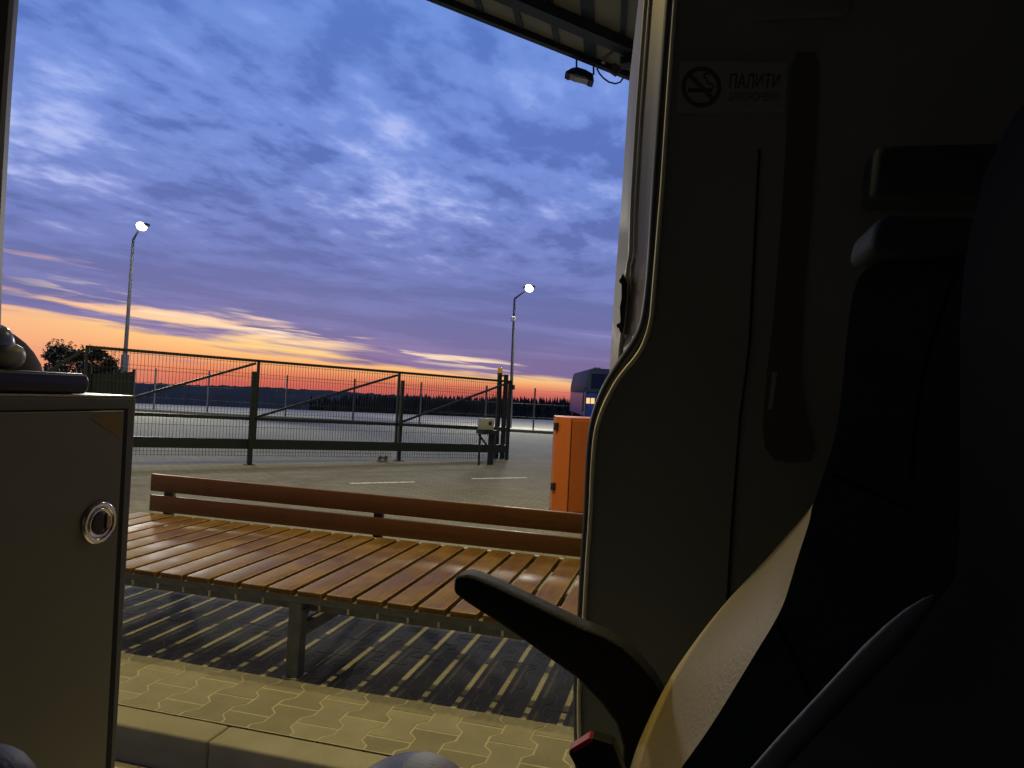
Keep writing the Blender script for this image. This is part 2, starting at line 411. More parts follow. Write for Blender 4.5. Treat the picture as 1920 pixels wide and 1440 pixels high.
# far kerb, apron beyond it, falling land
mb = MB()
a, b = Vector((-40, line_y(-40, 25.1, -.05), 0)), Vector((34, line_y(34, 25.1, -.05), 0))
mb.beam(a+Vector((0, .1, .03)), b+Vector((0, .1, .03)), .18, .14)
M_fk = mat('far_kerb_dark', (.10, .10, .09), .9, var=.2)
tag(mkobj('kerb', mb, M_fk, bevel=.02), kind='structure')
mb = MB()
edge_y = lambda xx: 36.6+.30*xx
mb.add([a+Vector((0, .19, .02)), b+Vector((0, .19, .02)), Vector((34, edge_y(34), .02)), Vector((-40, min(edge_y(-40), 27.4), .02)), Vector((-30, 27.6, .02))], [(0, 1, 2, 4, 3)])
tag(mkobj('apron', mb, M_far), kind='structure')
mb = MB()
rows = [(0, -.05), (20, -1.6), (60, -6), (140, -12), (330, -21), (700, -30), (3000, -60)]
xs_ = [-1, -.5, -.2, 0, .2, .5, 1]
vs = []
for d_, z_ in rows:
    for q_ in xs_:
        hw = 60+d_*2.2; xx = q_*hw
        yy = max(26.5, 36.3+.30*max(-40, min(34, xx)))+d_
        vs.append(Vector((xx, yy, z_+random.uniform(-.2, .2)*(d_ > 0))))
fs = [(i*7+j, i*7+j+1, (i+1)*7+j+1, (i+1)*7+j) for i in range(len(rows)-1) for j in range(6)]
mb.add(vs, fs)
mb.add([Vector((-300, -100, -.4)), Vector((300, -100, -.4)), Vector((300, 40, -.4)), Vector((-300, 26, -.4))], [(0, 1, 2, 3)])
tag(mkobj('terrain', mb, M_grass, smooth=60), kind='structure')

# painted dashes on the yard
mb = MB()
for p, q in (((655, 907), (778, 904)), ((884, 898), (988, 896))):
    a, b = atz(*p), atz(*q); d = (b-a).normalized(); sd = Vector((-d.y, d.x, 0))*.05
    n_ = 12
    for i in range(n_):
        u_, v_ = a.lerp(b, i/n_+.004), a.lerp(b, (i+1)/n_-.004)
        j = lambda: Vector((random.uniform(-.008, .008), random.uniform(-.008, .008), 0))
        mb.add([u_-sd+j(), v_-sd+j(), v_+sd+j(), u_+sd+j()], [(0, 1, 2, 3)])
for v in mb.v: v.z = .004
tag(mkobj('painted_marking', mb, M_paint), kind='structure')

# ------------------------------------------------------------ distant woods
mb = MB()
top = [(-40, 716), (256, 718), (340, 721), (480, 725), (600, 732), (740, 741), (900, 752), (1200, 770), (1400, 780)]
prev = None; NS = 260
vsb = []
for i in range(NS+1):
    px = -300+1800*i/NS
    for (xa, ya), (xb, yb) in zip(top, top[1:]):
        if xa <= px <= xb: py = ya+(yb-ya)*(px-xa)/(xb-xa)
    if px < -40: py = 716
    py += random.uniform(-1.0, .8) + 1.2*mnoise.noise(Vector((px*.03, 0, 0)))
    for yy, f in ((330, None), (345, .35), (372, .75), (400, 1.), (420, .98), (460, .2)):
        tp = aty(px, py, 400); xx = tp.x*yy/400
        z_ = -22 if f is None else -22+(tp.z+22)*f + (random.uniform(-.5, .5) if f < 1 else 0)
        vsb.append(Vector((xx, yy, z_)))
mb.add(vsb, [(i*6+j, (i+1)*6+j, (i+1)*6+j+1, i*6+j+1) for i in range(NS) for j in range(5)])
tag(mkobj('hills', mb, M_hill), kind='structure')

def conifer(mb, base, h, r):
    n = 7
    mb.tube([base, base+Vector((0, 0, h))], [.12, .02], 5)
    for i in range(n):
        f = i/n; z0 = base.z+h*(.12+.86*f); rr = r*(1-f)**.85*random.uniform(.8, 1.15)
        seg = 9; c = Vector((base.x, base.y, z0)); o_ = random.random()*6
        vs = [c+Vector((0, 0, h*.19))]
        for j in range(seg):
            a = o_+2*math.pi*j/seg; q_ = rr*random.uniform(.6, 1.15)
            vs.append(c+Vector((math.cos(a)*q_, math.sin(a)*q_, random.uniform(-.06, .04)*h)))
        mb.add(vs, [(0, 1+j, 1+(j+1) % seg) for j in range(seg)])
mb = MB()
for row in range(4):
    yy = 105+row*9
    px = 590 if row > 1 else 640
    while px < 1420:
        tpy = 741+(px-640)*.022
        if px < 640+row*0: tpy += 4
        if px > 800: tpy -= 1
        rise = random.choice([0, 0, 1, 1, 2, 2, 5]) + random.uniform(0, 2)
        bump_ = 3.5*mnoise.noise(Vector((px*.02, row, 0)))
        tp = aty(px, tpy-rise*.8+4+bump_, yy)
        g_ = -9.5; conifer(mb, Vector((tp.x, yy+random.uniform(-3, 3), g_)), tp.z-g_, random.uniform(1.5, 2.5))
        px += random.uniform(3, 8)
tag(mkobj('conifer_wood', mb, M_conifer), 'dark spiky conifer wood on the skyline behind the gate and the orange cabinet', 'wood', kind='stuff')
# darker broadleaf clumps in front of the wood
def leafy(mb, c, rx, ry, rz, n, size):
    for _ in range(n):
        while True:
            d = Vector((random.uniform(-1, 1), random.uniform(-1, 1), random.uniform(-1, 1)))
            if .25 < d.length < 1: break
        p = Vector(c)+Vector((d.x*rx, d.y*ry, d.z*rz))
        a = Vector((random.uniform(-1, 1), random.uniform(-1, 1), random.uniform(-1, 1))).normalized()
        b = a.cross(Vector((random.uniform(-1, 1), random.uniform(-1, 1), random.uniform(-1, 1)))).normalized()
        s_ = size*random.uniform(.5, 1.3)
        mb.add([p-a*s_, p+b*s_*.6, p+a*s_, p-b*s_*.6], [(0, 1, 2, 3)])

# far pale buildings beyond the gate
for (px0, px1, py0, py1, lb) in ((648, 676, 757, 766, 'low pale farm building far below the wooded hill, the left one'),
                                 (684, 716, 759, 768, 'low pale farm building far off beside the conifer wood, the right one')):
    a, b = aty(px0, py1, 250), aty(px1, py0, 250)
    th_ = thing('distant_building', (a.x, 250, a.z), lb, 'building', 'far buildings in the valley')
    mw = MB(); mw.wbox(a.x, b.x, 250, 258, a.z-3, b.z-1.0); mkobj('wall', mw, mat('far_wall', (.5, .52, .6), .8, var=.05), th_)
    mr_ = MB(); mr_.prism([(a.x-.4, 249.6, b.z-.998), (a.x-.4, 258.4, b.z-.998), (a.x-.4, 254, b.z+.4)], (b.x-a.x+.8, 0, 0)); mkobj('roof', mr_, mat('far_roof', (.12, .12, .15), .8, var=.05), th_)

# ------------------------------------------------------------ trees by the gate
def tree(px, py_top, yy, hw, label, nb=11, leaves=1500):
    top_ = aty(px, py_top, yy); base = Vector((top_.x, yy, 0)); h = top_.z
    th_ = thing('leafy_tree', base, label, 'tree', 'trees behind the gate')
    tr = MB(); tr.tube([base, base+Vector((.05, 0, h*.3)), base+Vector((-.03, .02, h*.62))], [.07, .05, .03], 7)
    cr = MB(); leafy(cr, base+Vector((0, 0, h*.42)), hw*.7, hw*.6, h*.30, leaves//2, .045)
    for i in range(nb):
        a = random.uniform(0, 2*math.pi); f = random.uniform(.2, 1)
        rr = hw*math.sqrt(1-(f*.93)**2)*random.uniform(.35, .95)
        c = base+Vector((math.cos(a)*rr, math.sin(a)*rr*.8, h*(.32+.60*f)))
        tr.tube([base+Vector((0, 0, h*.3*random.uniform(.6, 1.6))), (c+base+Vector((0, 0, h*.4)))/2+Vector((0, 0, .05)), c], [.025, .016, .006], 5)
        q_ = hw*random.uniform(.28, .42)
        leafy(cr, c, q_, q_, q_*.85, leaves//nb, .042)
        for _ in range(5):
            d = Vector((random.uniform(-1, 1), random.uniform(-1, 1), random.uniform(-.2, 1))).normalized()
            tip = c+d*q_*1.35; tr.tube([c, tip], [.005, .002], 4)
            leafy(cr, tip, .05, .05, .06, 12, .026)
    mkobj('trunk', tr, M_bark, th_, smooth=50); mkobj('crown', cr, M_leaf, th_)
tree(66, 668, 22, .36, 'smallest dark tree at the far left, just right of the brown felt hat', 5, 600)
tree(122, 642, 21, .72, 'broad dark tree left of the gate, its crown above the navy case', 15, 3000)
tree(160, 650, 20, .55, 'middle dark tree, its crown rising just left of the end of the gate', 12, 2400)
tree(192, 649, 19, .50, 'upright dark tree behind the left end of the gate', 12, 2200)
tree(222, 662, 20.5, .44, 'narrow dark tree at the foot of the left street lamp', 8, 1100)
# screened fence section to the left of the gate
a, b = aty(150, 700, 15.5), aty(253, 697, 15.5)
th_ = thing('screen_fence', (a.x, 15.5, 0), 'dark green screened fence section behind the cabinet corner', 'fence')
m1 = MB(); m1.wbox(a.x-3, b.x-.03, 15.5, 15.53, .05, 1.36)
m1.prism([(b.x-.9, 15.5, 1.361), (b.x-.03, 15.5, 1.361), (b.x-.03, 15.5, 1.45), (b.x-.5, 15.5, 1.38)], (0, .03, 0))
mkobj('screen', m1, M_bush, th_)
for k_ in range(4):
    m1 = MB(); m1.wbox(b.x-.025-k_*.95, b.x+.025-k_*.95, 15.44, 15.49, 0, 1.50); mkobj('post', m1, M_green, th_)

# ------------------------------------------------------------ gate
ga, gb = atz(466, 870), atz(952, 862)
gd = (gb-ga).normalized(); gn = Vector((-gd.y, gd.x, 0))
def G(s, z, off=0.0): return ga + gd*s + gn*off + Vector((0, 0, z-.021*s*(1 if z > .05 else 0)))
gt = thing('sliding_gate', tuple(ga), 'long dark green sliding mesh gate with diagonal braces', 'gate')
m1 = MB(); m1.beam(G(-2.45, 1.735), G(5.32, 1.765), .05, .045); mkobj('top_rail', m1, M_green, gt)
m1 = MB(); m1.beam(G(-3.6, .335), G(5.30, .345), .09, .165); mkobj('bottom_beam', m1, M_green, gt)
m1 = MB(); m1.beam(G(-3.4, .765), G(5.28, .765), .05, .055); mkobj('mid_rail', m1, M_green, gt)
for s_, w_ in ((-2.43, .04), (.075, .04), (2.70, .04), (5.29, .07)):
    m1 = MB(); z0 = .26 if s_ < 5 else 0.0
    m1.beam(G(s_, z0), G(s_, 1.755), .05, w_, up=gd); mkobj('upright', m1, M_green, gt)
for s0, z0, s1, z1 in ((-2.35, .80, .03, 1.70), (.10, .80, 2.66, 1.70), (2.76, .80, 5.25, 1.74), (-3.5, .80, -2.46, 1.70)):
    m1 = MB(); m1.beam(G(s0, z0), G(s1, z1), .035, .04); mkobj('brace', m1, M_green, gt)
for s0, s1 in ((-2.41, .03), (.09, 2.67), (2.73, 5.25)):
    m1 = MB(); n_ = int((s1-s0)/.05)
    for i in range(1, n_):
        q_ = s0+(s1-s0)*i/n_
        m1.beam(G(q_, .12, .035), G(q_, 1.77, .035), .0055, .0055, up=gd)
    for z_ in (.14, .20, .42, .62, .86, 1.06, 1.26, 1.46, 1.52, 1.70):
        m1.beam(G(s0, z_, .041), G(s1, z_, .041), .0055, .0055)
    mkobj('mesh_panel', m1, M_wire, gt)
# ground posts the gate slides along
for s_, h_, w_, lb in ((-.015, 1.56, .07, 'stout dark post carrying the gate at its left upright'), (2.83, 1.55, .05, 'stout dark post behind the middle upright of the gate')):
    b_ = G(s_, 0, .0 if s_ < 0 else .10); th_ = thing('gate_post', tuple(b_), lb, 'post', 'ground posts of the sliding gate')
    if s_ < 0: b_ = G(s_, 0, -.10); th_.location = b_; th_['_b'] = tuple(b_)
    m1 = MB(); m1.beam(b_, b_+Vector((0, 0, h_)), .08, w_, up=gd); mkobj('shaft', m1, M_green, th_)
    m1 = MB(); m1.beam(b_+Vector((0, 0, .0)), b_+Vector((0, 0, .012)), .16, .16, up=gd); mkobj('base_plate', m1, M_green, th_)
# roller carriage
b_ = G(2.45, 0, 0); th_ = thing('roller_carriage', tuple(b_), 'small pale roller carriage under the bottom beam of the gate', 'roller')
m1 = MB(); m1.beam(b_+Vector((0, 0, .005)), b_+Vector((0, 0, .03)), .10, .19, up=gd); mkobj('base_plate', m1, M_sleeve, th_)
for q_ in (-.055, .055):
    m1 = MB(); c_ = b_+gd*q_+Vector((0, 0, .075)); m1.tube([c_-gn*.02, c_+gn*.02], .042, 14); mkobj('wheel', m1, M_pole, th_, smooth=40)
# portal with beacon
b_ = G(4.95, 0, .14); th_ = thing('gate_portal', tuple(b_), 'pair of dark posts with amber beacon at the right end of the gate', 'gate portal')
p1, p2 = atz(929, 859), atz(941, 860)
for p_, h_ in ((p1, 1.79), (p2, 1.80)):
    m1 = MB(); m1.beam(p_, p_+Vector((0, 0, h_)), .07, .075, up=gd); mkobj('post', m1, M_green, th_)
m1 = MB(); m1.beam(p1+Vector((0, 0, 1.77)), p2+Vector((0, 0, 1.775)), .05, .035); mkobj('cap_bar', m1, M_green, th_)
bt = p1+Vector((0, 0, 1.792)); m1 = MB(); m1.tube([bt, bt+Vector((0, 0, .035))], .055, 14); bc = mkobj('beacon', m1, M_black, th_, smooth=40)
m1 = MB(); m1.tube([bt+Vector((0, 0, .036)), bt+Vector((0, 0, .10)), bt+Vector((0, 0, .145)), bt+Vector((0, 0, .165))], [.052, .054, .046, .02], 16); mkobj('lens', m1, M_amber, bc, smooth=40)
# motor on its bracket
mc = aty(911, 800, 13.75)
th_ = thing('gate_motor', (mc.x, mc.y, 0), 'pale gate motor housing on a dark triangular bracket', 'motor')
m1 = MB(); m1.beam(mc+Vector((0, 0, -.06)), mc+Vector((0, 0, .16)), .2, .26, up=gd); hs = mkobj('housing', m1, M_white, th_, bevel=.02, smooth=40)
m1 = MB(); c_ = mc-gn*.101+gd*.03+Vector((0, 0, .07)); m1.tube([c_-gn*.004, c_+gn*.0], .04, 14); mkobj('dial', m1, M_black, hs)
m1 = MB(); m1.beam(mc+gd*.05+Vector((0, 0, -.14)), mc+gd*.05+Vector((0, 0, -.062)), .24, .38, up=gd); mkobj('base', m1, M_black, th_)
for q_ in (-.12, .14):
    m1 = MB(); p_ = mc+gd*q_; m1.beam(Vector((p_.x, p_.y, 0)), p_+Vector((0, 0, -.142)), .03, .03 if q_ < 0 else .12, up=gd); mkobj('leg', m1, M_green, th_)
m1 = MB(); m1.beam(mc+gd*-.16+Vector((0, 0, -.15)), mc+gd*.12+Vector((0, 0, -.44)), .03, .03); mkobj('strut', m1, M_green, th_)
m1 = MB(); p_ = G(5.36, 1.60); m1.beam(p_, p_+Vector((0, 0, .10)), .06, .06, up=gd)
tag(mkobj('limit_sensor', m1, M_black, base=tuple(p_)), 'small dark sensor box at the top right corner of the gate', 'sensor')

# wire fence beyond the far kerb
FY = 26.6
fx = [aty(px, 740, FY).x for px in (180, 290, 390, 537, 664, 789, 912, 1003, 1098, 1200, 1300)]
th_ = thing('wire_fence', (fx[0], FY, 0), 'low wire fence on thin posts beyond the far kerb', 'fence')
for q_ in fx:
    m1 = MB(); m1.tube([(q_, FY, 0), (q_, FY, 1.60)], .032, 8); mkobj('post', m1, M_pole, th_, smooth=40)
m1 = MB()
for z_ in (.5, 1.0, 1.5): m1.tube([(fx[0], FY, z_), (fx[-1], FY, z_)], .004, 4)
mkobj('wire', m1, M_wire, th_)

# ------------------------------------------------------------ street lamps
def street_lamp(yy, pb, pk, pe, ph, label, box=None, sleeve=None, power=900):
    k_, e_, h_ = aty(*pk, yy), aty(*pe, yy), aty(*ph, yy)
    bx_ = aty(*pb, yy); base = Vector((bx_.x, yy, 0))
    th_ = thing('street_lamp', tuple(base), label, 'street lamp', 'lit street lamps beyond the gate')
    m1 = MB(); m1.tube([base, base.lerp(k_, .5), k_], [.075, .06, .042], 12); mkobj('pole', m1, M_pole, th_, smooth=40)
    m1 = MB(); m1.tube([k_, k_.lerp(e_, .3), e_], [.042, .034, .03], 10); mkobj('arm', m1, M_pole, th_, smooth=40)
    m1 = MB(); d = (h_-e_).normalized() if (h_-e_).length > .01 else Vector((1, 0, .3)).normalized()
    m1.ell(h_+Vector((0, .04, .035)), Vector((.24, 0, .03)), Vector((0, .16, 0)), Vector((0, 0, .07)), .8, 18, 8); hd = mkobj('lamp_head', m1, M_pole, th_, smooth=50)
    m1 = MB(); m1.ell(h_+Vector((0, -.02, -.015)), Vector((.155, 0, -.02)), Vector((0, .17, 0)), Vector((0, 0, .135)), .9, 20, 12); mkobj('lens', m1, M_head, hd, smooth=50)
    if sleeve:
        m1 = MB(); m1.tube([base+Vector((0, 0, 0)), base+(k_-base).normalized()*sleeve], .12, 12); mkobj('base_sleeve', m1, M_sleeve, th_, smooth=40)
    if box:
        c_ = aty(*box, yy-.09); m1 = MB(); m1.wbox(c_.x-.09, c_.x+.07, c_.y-.06, c_.y+.02, c_.z-.09, c_.z+.09); mkobj('junction_box', m1, M_white, th_, bevel=.02)
    lt = bpy.data.lights.new('street_lamp_light', 'SPOT'); lt.energy = power; lt.color = (1, .95, .78); lt.shadow_soft_size = .5
    lt.spot_size = R(112); lt.spot_blend = .35
    lo = bpy.data.objects.new('lamp_light', lt); sc.collection.objects.link(lo); lo.parent = th_
    lo.location = (h_-base)+Vector((0, -.40, -.12)); lo.rotation_euler = (-R(38), 0, 0)
    l2 = bpy.data.objects.new('lamp_light', lt); sc.collection.objects.link(l2); l2.parent = th_
    l2.location = (h_-base)+Vector((0, .40, -.12)); l2.rotation_euler = (R(38), 0, 0)
street_lamp(24, (229, 745), (250, 449), (262, 429), (266, 424), 'lit street lamp standing behind the dark trees, left of the two lamps', sleeve=2.0, power=2600)
street_lamp(27.5, (956, 800), (965, 560), (983, 547), (992, 540), 'lit street lamp behind the amber beacon, with a small box on its pole', box=(963, 598), power=2000)

# ------------------------------------------------------------ orange cabinet behind the bench
OY = 8.35
a, b, c_ = aty(1043, 780, OY), aty(1071, 781, OY-.16), aty(1180, 786, OY+.22)
z1 = 1.19
ed = Vector((b.x-a.x, b.y-a.y, 0)); fd = Vector((c_.x-b.x, c_.y-b.y, 0))
th_ = thing('service_cabinet', (b.x, b.y, 0), 'tall orange steel cabinet standing behind the right end of the bench', 'cabinet')
A0, B0, C0 = Vector((a.x, a.y, 0)), Vector((b.x, b.y, 0)), Vector((b.x, b.y, 0))+fd.normalized()*.75
back = Vector((0, .45, 0))
m1 = MB(); m1.prism([A0+Vector((0,0,.06)), B0+Vector((0,0,.06)), C0+Vector((0,0,.06)), C0+back+Vector((0,0,.06)), A0+back+Vector((0,0,.06))], (0, 0, z1-.06)); mkobj('body', m1, M_orange, th_, bevel=.006)
m1 = MB(); m1.prism([A0, B0, C0, C0+back, A0+back], (0, 0, .058)); mkobj('plinth', m1, M_black, th_)
fn_ = Vector((fd.y, -fd.x, 0)).normalized(); fu = fd.normalized()
m1 = MB(); p_ = B0+fu*.02+Vector((0, 0, .1)); q_ = C0-fu*.02+Vector((0, 0, .1))
m1.prism([p_, q_, q_+Vector((0, 0, z1-.13)), p_+Vector((0, 0, z1-.13))], fn_*.014); mkobj('door', m1, M_orange, th_, bevel=.004)
m1 = MB(); p_ = B0+fn_*.012+fu*.006; m1.beam(p_+Vector((0, 0, .1)), p_+Vector((0, 0, z1-.02)), .008, .006, up=fu); mkobj('door_seal', m1, M_black, th_)
en = Vector((ed.y, -ed.x, 0)).normalized()
for z_ in (1.075, .37):
    m1 = MB(); p_ = A0+ed.normalized()*.018+en*.012+Vector((0, 0, z_)); m1.beam(p_-Vector((0, 0, .045)), p_+Vector((0, 0, .045)), .055, .03, up=en); mkobj('hinge', m1, M_black, th_, bevel=.004)

# ------------------------------------------------------------ coach far right
a = aty(1104, 690, 47); zb = -.35
th_ = thing('coach', (a.x, 47, zb), 'dark high coach with a blue lower side parked far behind the orange cabinet', 'coach')
X0 = aty(1097, 740, 47).x; X1 = X0+2.6; ZT = a.z
Yb = 47
m1 = MB(); m1.prism([(X0, Yb, zb+1.95), (X0+.03, Yb, ZT-1.0), (X0+.20, Yb, ZT-.12), (X0+.42, Yb, ZT), (X1-.3, Yb, ZT), (X1-.1, Yb, ZT-.2), (X1, Yb, ZT-1), (X1, Yb, zb+1.95)], (0, 12, 0)); mkobj('upper_body', m1, M_bus, th_, bevel=.06, smooth=40)
m1 = MB(); m1.wbox(X0+.02, X1-.02, Yb+.02, Yb+12, zb+.35, zb+1.94); mkobj('lower_body', m1, M_busb, th_, bevel=.05)
m1 = MB(); m1.wbox(X0+.35, X1-.35, Yb-.03, Yb-.005, ZT-1.35, ZT-.35); mkobj('upper_window', m1, M_glass, th_, bevel=.01)
m1 = MB(); m1.wbox(X0+.78, X1-.2, Yb-.03, Yb-.005, ZT-2.4, ZT-1.55); mkobj('windscreen', m1, M_glass, th_, bevel=.01)
for q_ in (.10, .40):
    m1 = MB(); m1.wbox(X0+q_, X0+q_+.24, Yb-.03, Yb-.006, ZT-2.35, ZT-1.98); mkobj('lit_window', m1, M_buslit, th_)
m1 = MB(); m1.tube([(X0+.02, Yb-.1, ZT-1.3), (X0-.12, Yb-.3, ZT-1.45), (X0-.14, Yb-.3, ZT-2.9)], [.03, .05, .07], 8); mkobj('mirror', m1, M_black, th_)
m1 = MB(); m1.wbox(X0+.5, X0+.95, Yb+.05, Yb+.3, ZT+.0, ZT+.07); mkobj('roof_hatch', m1, M_white, th_, bevel=.02)
for q_ in (1.8, 9.5):
    for xx in (X0+.03, X1-.33):
        m1 = MB(); m1.tube([(xx, Yb+q_, zb+.48), (xx+.3, Yb+q_, zb+.48)], .48, 20); mkobj('wheel', m1, M_black, th_, smooth=40)

# ------------------------------------------------------------ canopy overhead
CZ = 9.0
e1, e2 = atz(800, 0, CZ), atz(1178, 150, CZ)
cd = (e2-e1).normalized(); cn = Vector((cd.y, -cd.x, 0))       # cn points to the covered side
if cn.dot(-NV) < 0: cn = -cn
P0 = e1-cd*34; P1 = e2+cd*22
th_ = thing('canopy', (P1.x, P1.y, 0), 'high dark steel canopy roof with ribbed soffit at the top right', 'canopy')
zz = Vector((0, 0, 1))
m1 = MB(); m1.prism([P0+zz*.13+cn*.1, P1+zz*.13+cn*.1, P1+cn*27+zz*.13, P0+cn*27+zz*.13], (0, 0, .1)); mkobj('soffit', m1, M_soffit, th_)
m1 = MB(); m1.beam(P0+cn*.07+zz*.10, P1+cn*.07+zz*.10, .14, .22); mkobj('edge_beam', m1, M_canopy, th_)
b1, b2 = atz(962, 0, CZ), atz(1178, 84, CZ)
bo = ((b1+b2)/2-e1).dot(cn)
m1 = MB(); m1.beam(P0+cn*bo-zz*.02, P1+cn*bo-zz*.02, .30, .20); mkobj('cross_beam', m1, M_canopy, th_)
rb0 = atz(905, 28, CZ); rb1 = atz(978, 55, CZ)
def edge_pt(px, py): q_ = atz(px, py, CZ); return (q_-e1).dot(cd)
t0, t1, t2 = edge_pt(905, 42), edge_pt(978, 72), edge_pt(1043, 98)
dt = (t2-t0)/2
for i in range(-22, 16):
    tq = t0+i*dt; p_ = e1+cd*tq
    wd = .26 if i == 3 else .12
    m1 = MB(); d_ = (-NV*.97+EV*.1).normalized(); L2 = 26/max(.3, d_.dot(cn))*(.98)
    st = p_+d_*(.15/d_.dot(cn))
    m1.beam(st+zz*.105, st+d_*min(L2, 34)+zz*.105, wd, .048); mkobj('rib', m1, M_canopy, th_)
# posts that carry the canopy, outside the picture
for p_ in (e2+cd*9+cn*3, e2+cd*2+cn*16, P0+cd*6+cn*20):
    m1 = MB(); m1.beam(Vector((p_.x, p_.y, -.1)), Vector((p_.x, p_.y, CZ-.12)), .3, .3, up=cd); mkobj('column', m1, M_canopy, th_)
# flood light on the edge
fy = (atz(1100, 118, CZ)).y
fc = aty(1087, 136, fy)
th_ = thing('flood_light', tuple(fc), 'dark flood light hung under the canopy edge on two short stems', 'flood light')
out = []
for px, py in ((1060, 134), (1072, 127), (1082, 125), (1098, 130), (1112, 138), (1114, 152), (1105, 150), (1098, 143), (1088, 141), (1080, 138), (1066, 138)): out.append(aty(px, py, fy))
m1 = MB(); m1.prism(out, (0, .35, 0)); hd = mkobj('housing', m1, M_canopy, th_, bevel=.01)
m1 = MB(); m1.prism([aty(px, py, fy+.03) for px, py in ((1068, 138.5), (1080, 139), (1088, 142), (1098, 144), (1103, 150), (1094, 147), (1080, 144))], (0, .28, 0)); mkobj('lens', m1, mat('lens_off', (.30, .28, .26), .3), th_)
for (pa, pb) in (((1081, 112), (1081, 127)), ((1113, 122), (1113, 140))):
    m1 = MB(); m1.tube([aty(*pa, fy+.15), aty(*pb, fy+.15)], .022, 8); mkobj('stem', m1, M_canopy, th_)
m1 = MB(); cp = [(1119, 128), (1124, 138), (1132, 147), (1142, 154), (1154, 157), (1163, 154), (1168, 147)]
m1.tube([aty(*p_, fy+.3) for p_ in cp], .02, 8)
tag(mkobj('hanging_cable', m1, M_canopy, base=tuple(aty(1119, 128, fy+.3)), smooth=50), 'thin dark cable looping below the canopy edge beside the flood light', 'cable')
cy = fy-.6
b_ = aty(1158, 110, cy)
th_ = thing('security_camera', tuple(b_), 'pale security camera with bent conduit under the canopy by the van pillar', 'security camera')
m1 = MB(); m1.tube([aty(*p_, cy) for p_ in ((1200, 104), (1176, 94), (1152, 84), (1149, 96), (1136, 106), (1131, 118))], [.09, .09, .085, .04, .04, .045], 12); mkobj('conduit', m1, mat('pale_conduit', (.26, .25, .18), .6), th_, smooth=50)
m1 = MB(); m1.beam(aty(1176, 110, cy), aty(1176, 124, cy), .26, .3); mkobj('housing', m1, M_black, th_, bevel=.02)
m1 = MB(); m1.beam(aty(1146, 126, cy), aty(1160, 136, cy), .14, .2); mkobj('bracket', m1, M_bark, th_, bevel=.02)

# lamps that light the platform from the canopy (the fittings are above the picture)
def canopy_lamp(s_, n_, pw, label, size=.22, col=(1., .78, .27)):
    p_ = S(s_, n_, 8.75)
    th_ = thing('canopy_lamp', tuple(p_), label, 'ceiling lamp', 'lit lamps under the canopy')
    m1 = MB(); m1.box(s_-.3, s_+.3, n_-.3, n_+.3, 8.82, 9.02); mkobj('housing', m1, M_canopy, th_, bevel=.02)
    m1 = MB(); m1.box(s_-.24, s_+.24, n_-.24, n_+.24, 8.80, 8.815); mkobj('lens', m1, mat('canopy_lamp_lens', (1, .9, .6), .4, emis=col, es=6.), th_)
    lt = bpy.data.lights.new('canopy_lamp_light', 'SPOT'); lt.energy = pw; lt.color = col; lt.shadow_soft_size = size/2
    lt.spot_size = R(150); lt.spot_blend = .5
    lo = bpy.data.objects.new('lamp_light', lt); sc.collection.objects.link(lo); lo.parent = th_; lo.location = (0, 0, -.02)
canopy_lamp(-2.1, 3.15, 1350, 'square lit lamp in the canopy straight above the front of the bench', size=.10)
canopy_lamp(-2.1, 4.75, 330, 'square lit lamp in the canopy above the back of the bench', size=.10)
canopy_lamp(3.5, 12.5, 650, 'square lit lamp in the canopy out over the yard behind the bench', size=.2)
canopy_lamp(-9.5, 4.6, 800, 'square lit lamp in the canopy over the far left of the platform', size=.25)

# ------------------------------------------------------------ bench
BX = S(-3.85, 3.14, 0)
bench = thing('slatted_bench', tuple(BX), 'long varnished bench of cross slats with a two board back on the platform', 'bench')
NF, NB_ = 3.135, 4.42
SP = .1575; g0 = -2.76
k0 = -7
for k_ in range(k0, 21):
    s0 = g0+.0135+k_*SP; s1 = s0+SP-.027
    dz = random.uniform(-.0012, .0012)
    m1 = MB(); m1.box(s0, s1, NF+random.uniform(-.003, .003), NB_+random.uniform(-.003, .003), .408+dz, .44+dz)
    sl = mkobj('slat', m1, [M_slat, M_worn], bench, bevel=.0055, seg=3, smooth=35, bmat=1)
    m1 = MB(); c_ = (s0+s1)/2+.01
    m1.tube([S(c_, 3.225, .4075), S(c_, 3.225, .324)], .0065, 8); m1.tube([S(c_, 3.225, .360), S(c_, 3.225, .350)], .012, 6)
    mkobj('bolt', m1, M_bolt, sl, smooth=40)
SL, SR = g0+.0135+k0*SP+.01, g0+20*SP+.13
for n0, n1, z0 in ((3.15, 3.19, .374), (3.25, 3.33, .308), (3.665, 3.75, .36), (4.34, 4.40, .36)):
    m1 = MB(); m1.box(SL, SR, n0, n1, z0, .4068); mkobj('rail', m1, M_steel, bench, bevel=.002)
m1 = MB(); m1.box(SL, SR, 4.424, 4.46, .395, .428); mkobj('rear_angle', m1, M_zinc, bench, bevel=.002)
for s_ in (SL, SR-.04):
    m1 = MB(); m1.box(s_, s_+.04, 3.331, 4.339, .36, .406); mkobj('end_rail', m1, M_steel, bench)
for lx in (-3.52, -1.852, -.14):
    for n0, n1 in ((3.152, 3.215), (4.34, 4.40)):
        m1 = MB(); m1.box(lx, lx+.068, n0, n1, .006, .3735 if n0 < 4 else .3595); mkobj('leg', m1, M_steel, bench, bevel=.003)
        m1 = MB(); m1.box(lx-.012, lx+.08, n0-.012, n1+.012, .0, .0055); mkobj('foot_plate', m1, M_bolt, bench)
    m1 = MB(); m1.box(lx+.014, lx+.054, 3.216, 4.339, .19, .25); mkobj('cross_bar', m1, M_steel, bench)
    m1 = MB(); m1.prism([S(lx+.0685, 3.154, .337), S(lx+.0685, 3.154, .22), S(lx+.0685, 3.24, .337)], EV*.005); mkobj('gusset', m1, M_steel, bench)
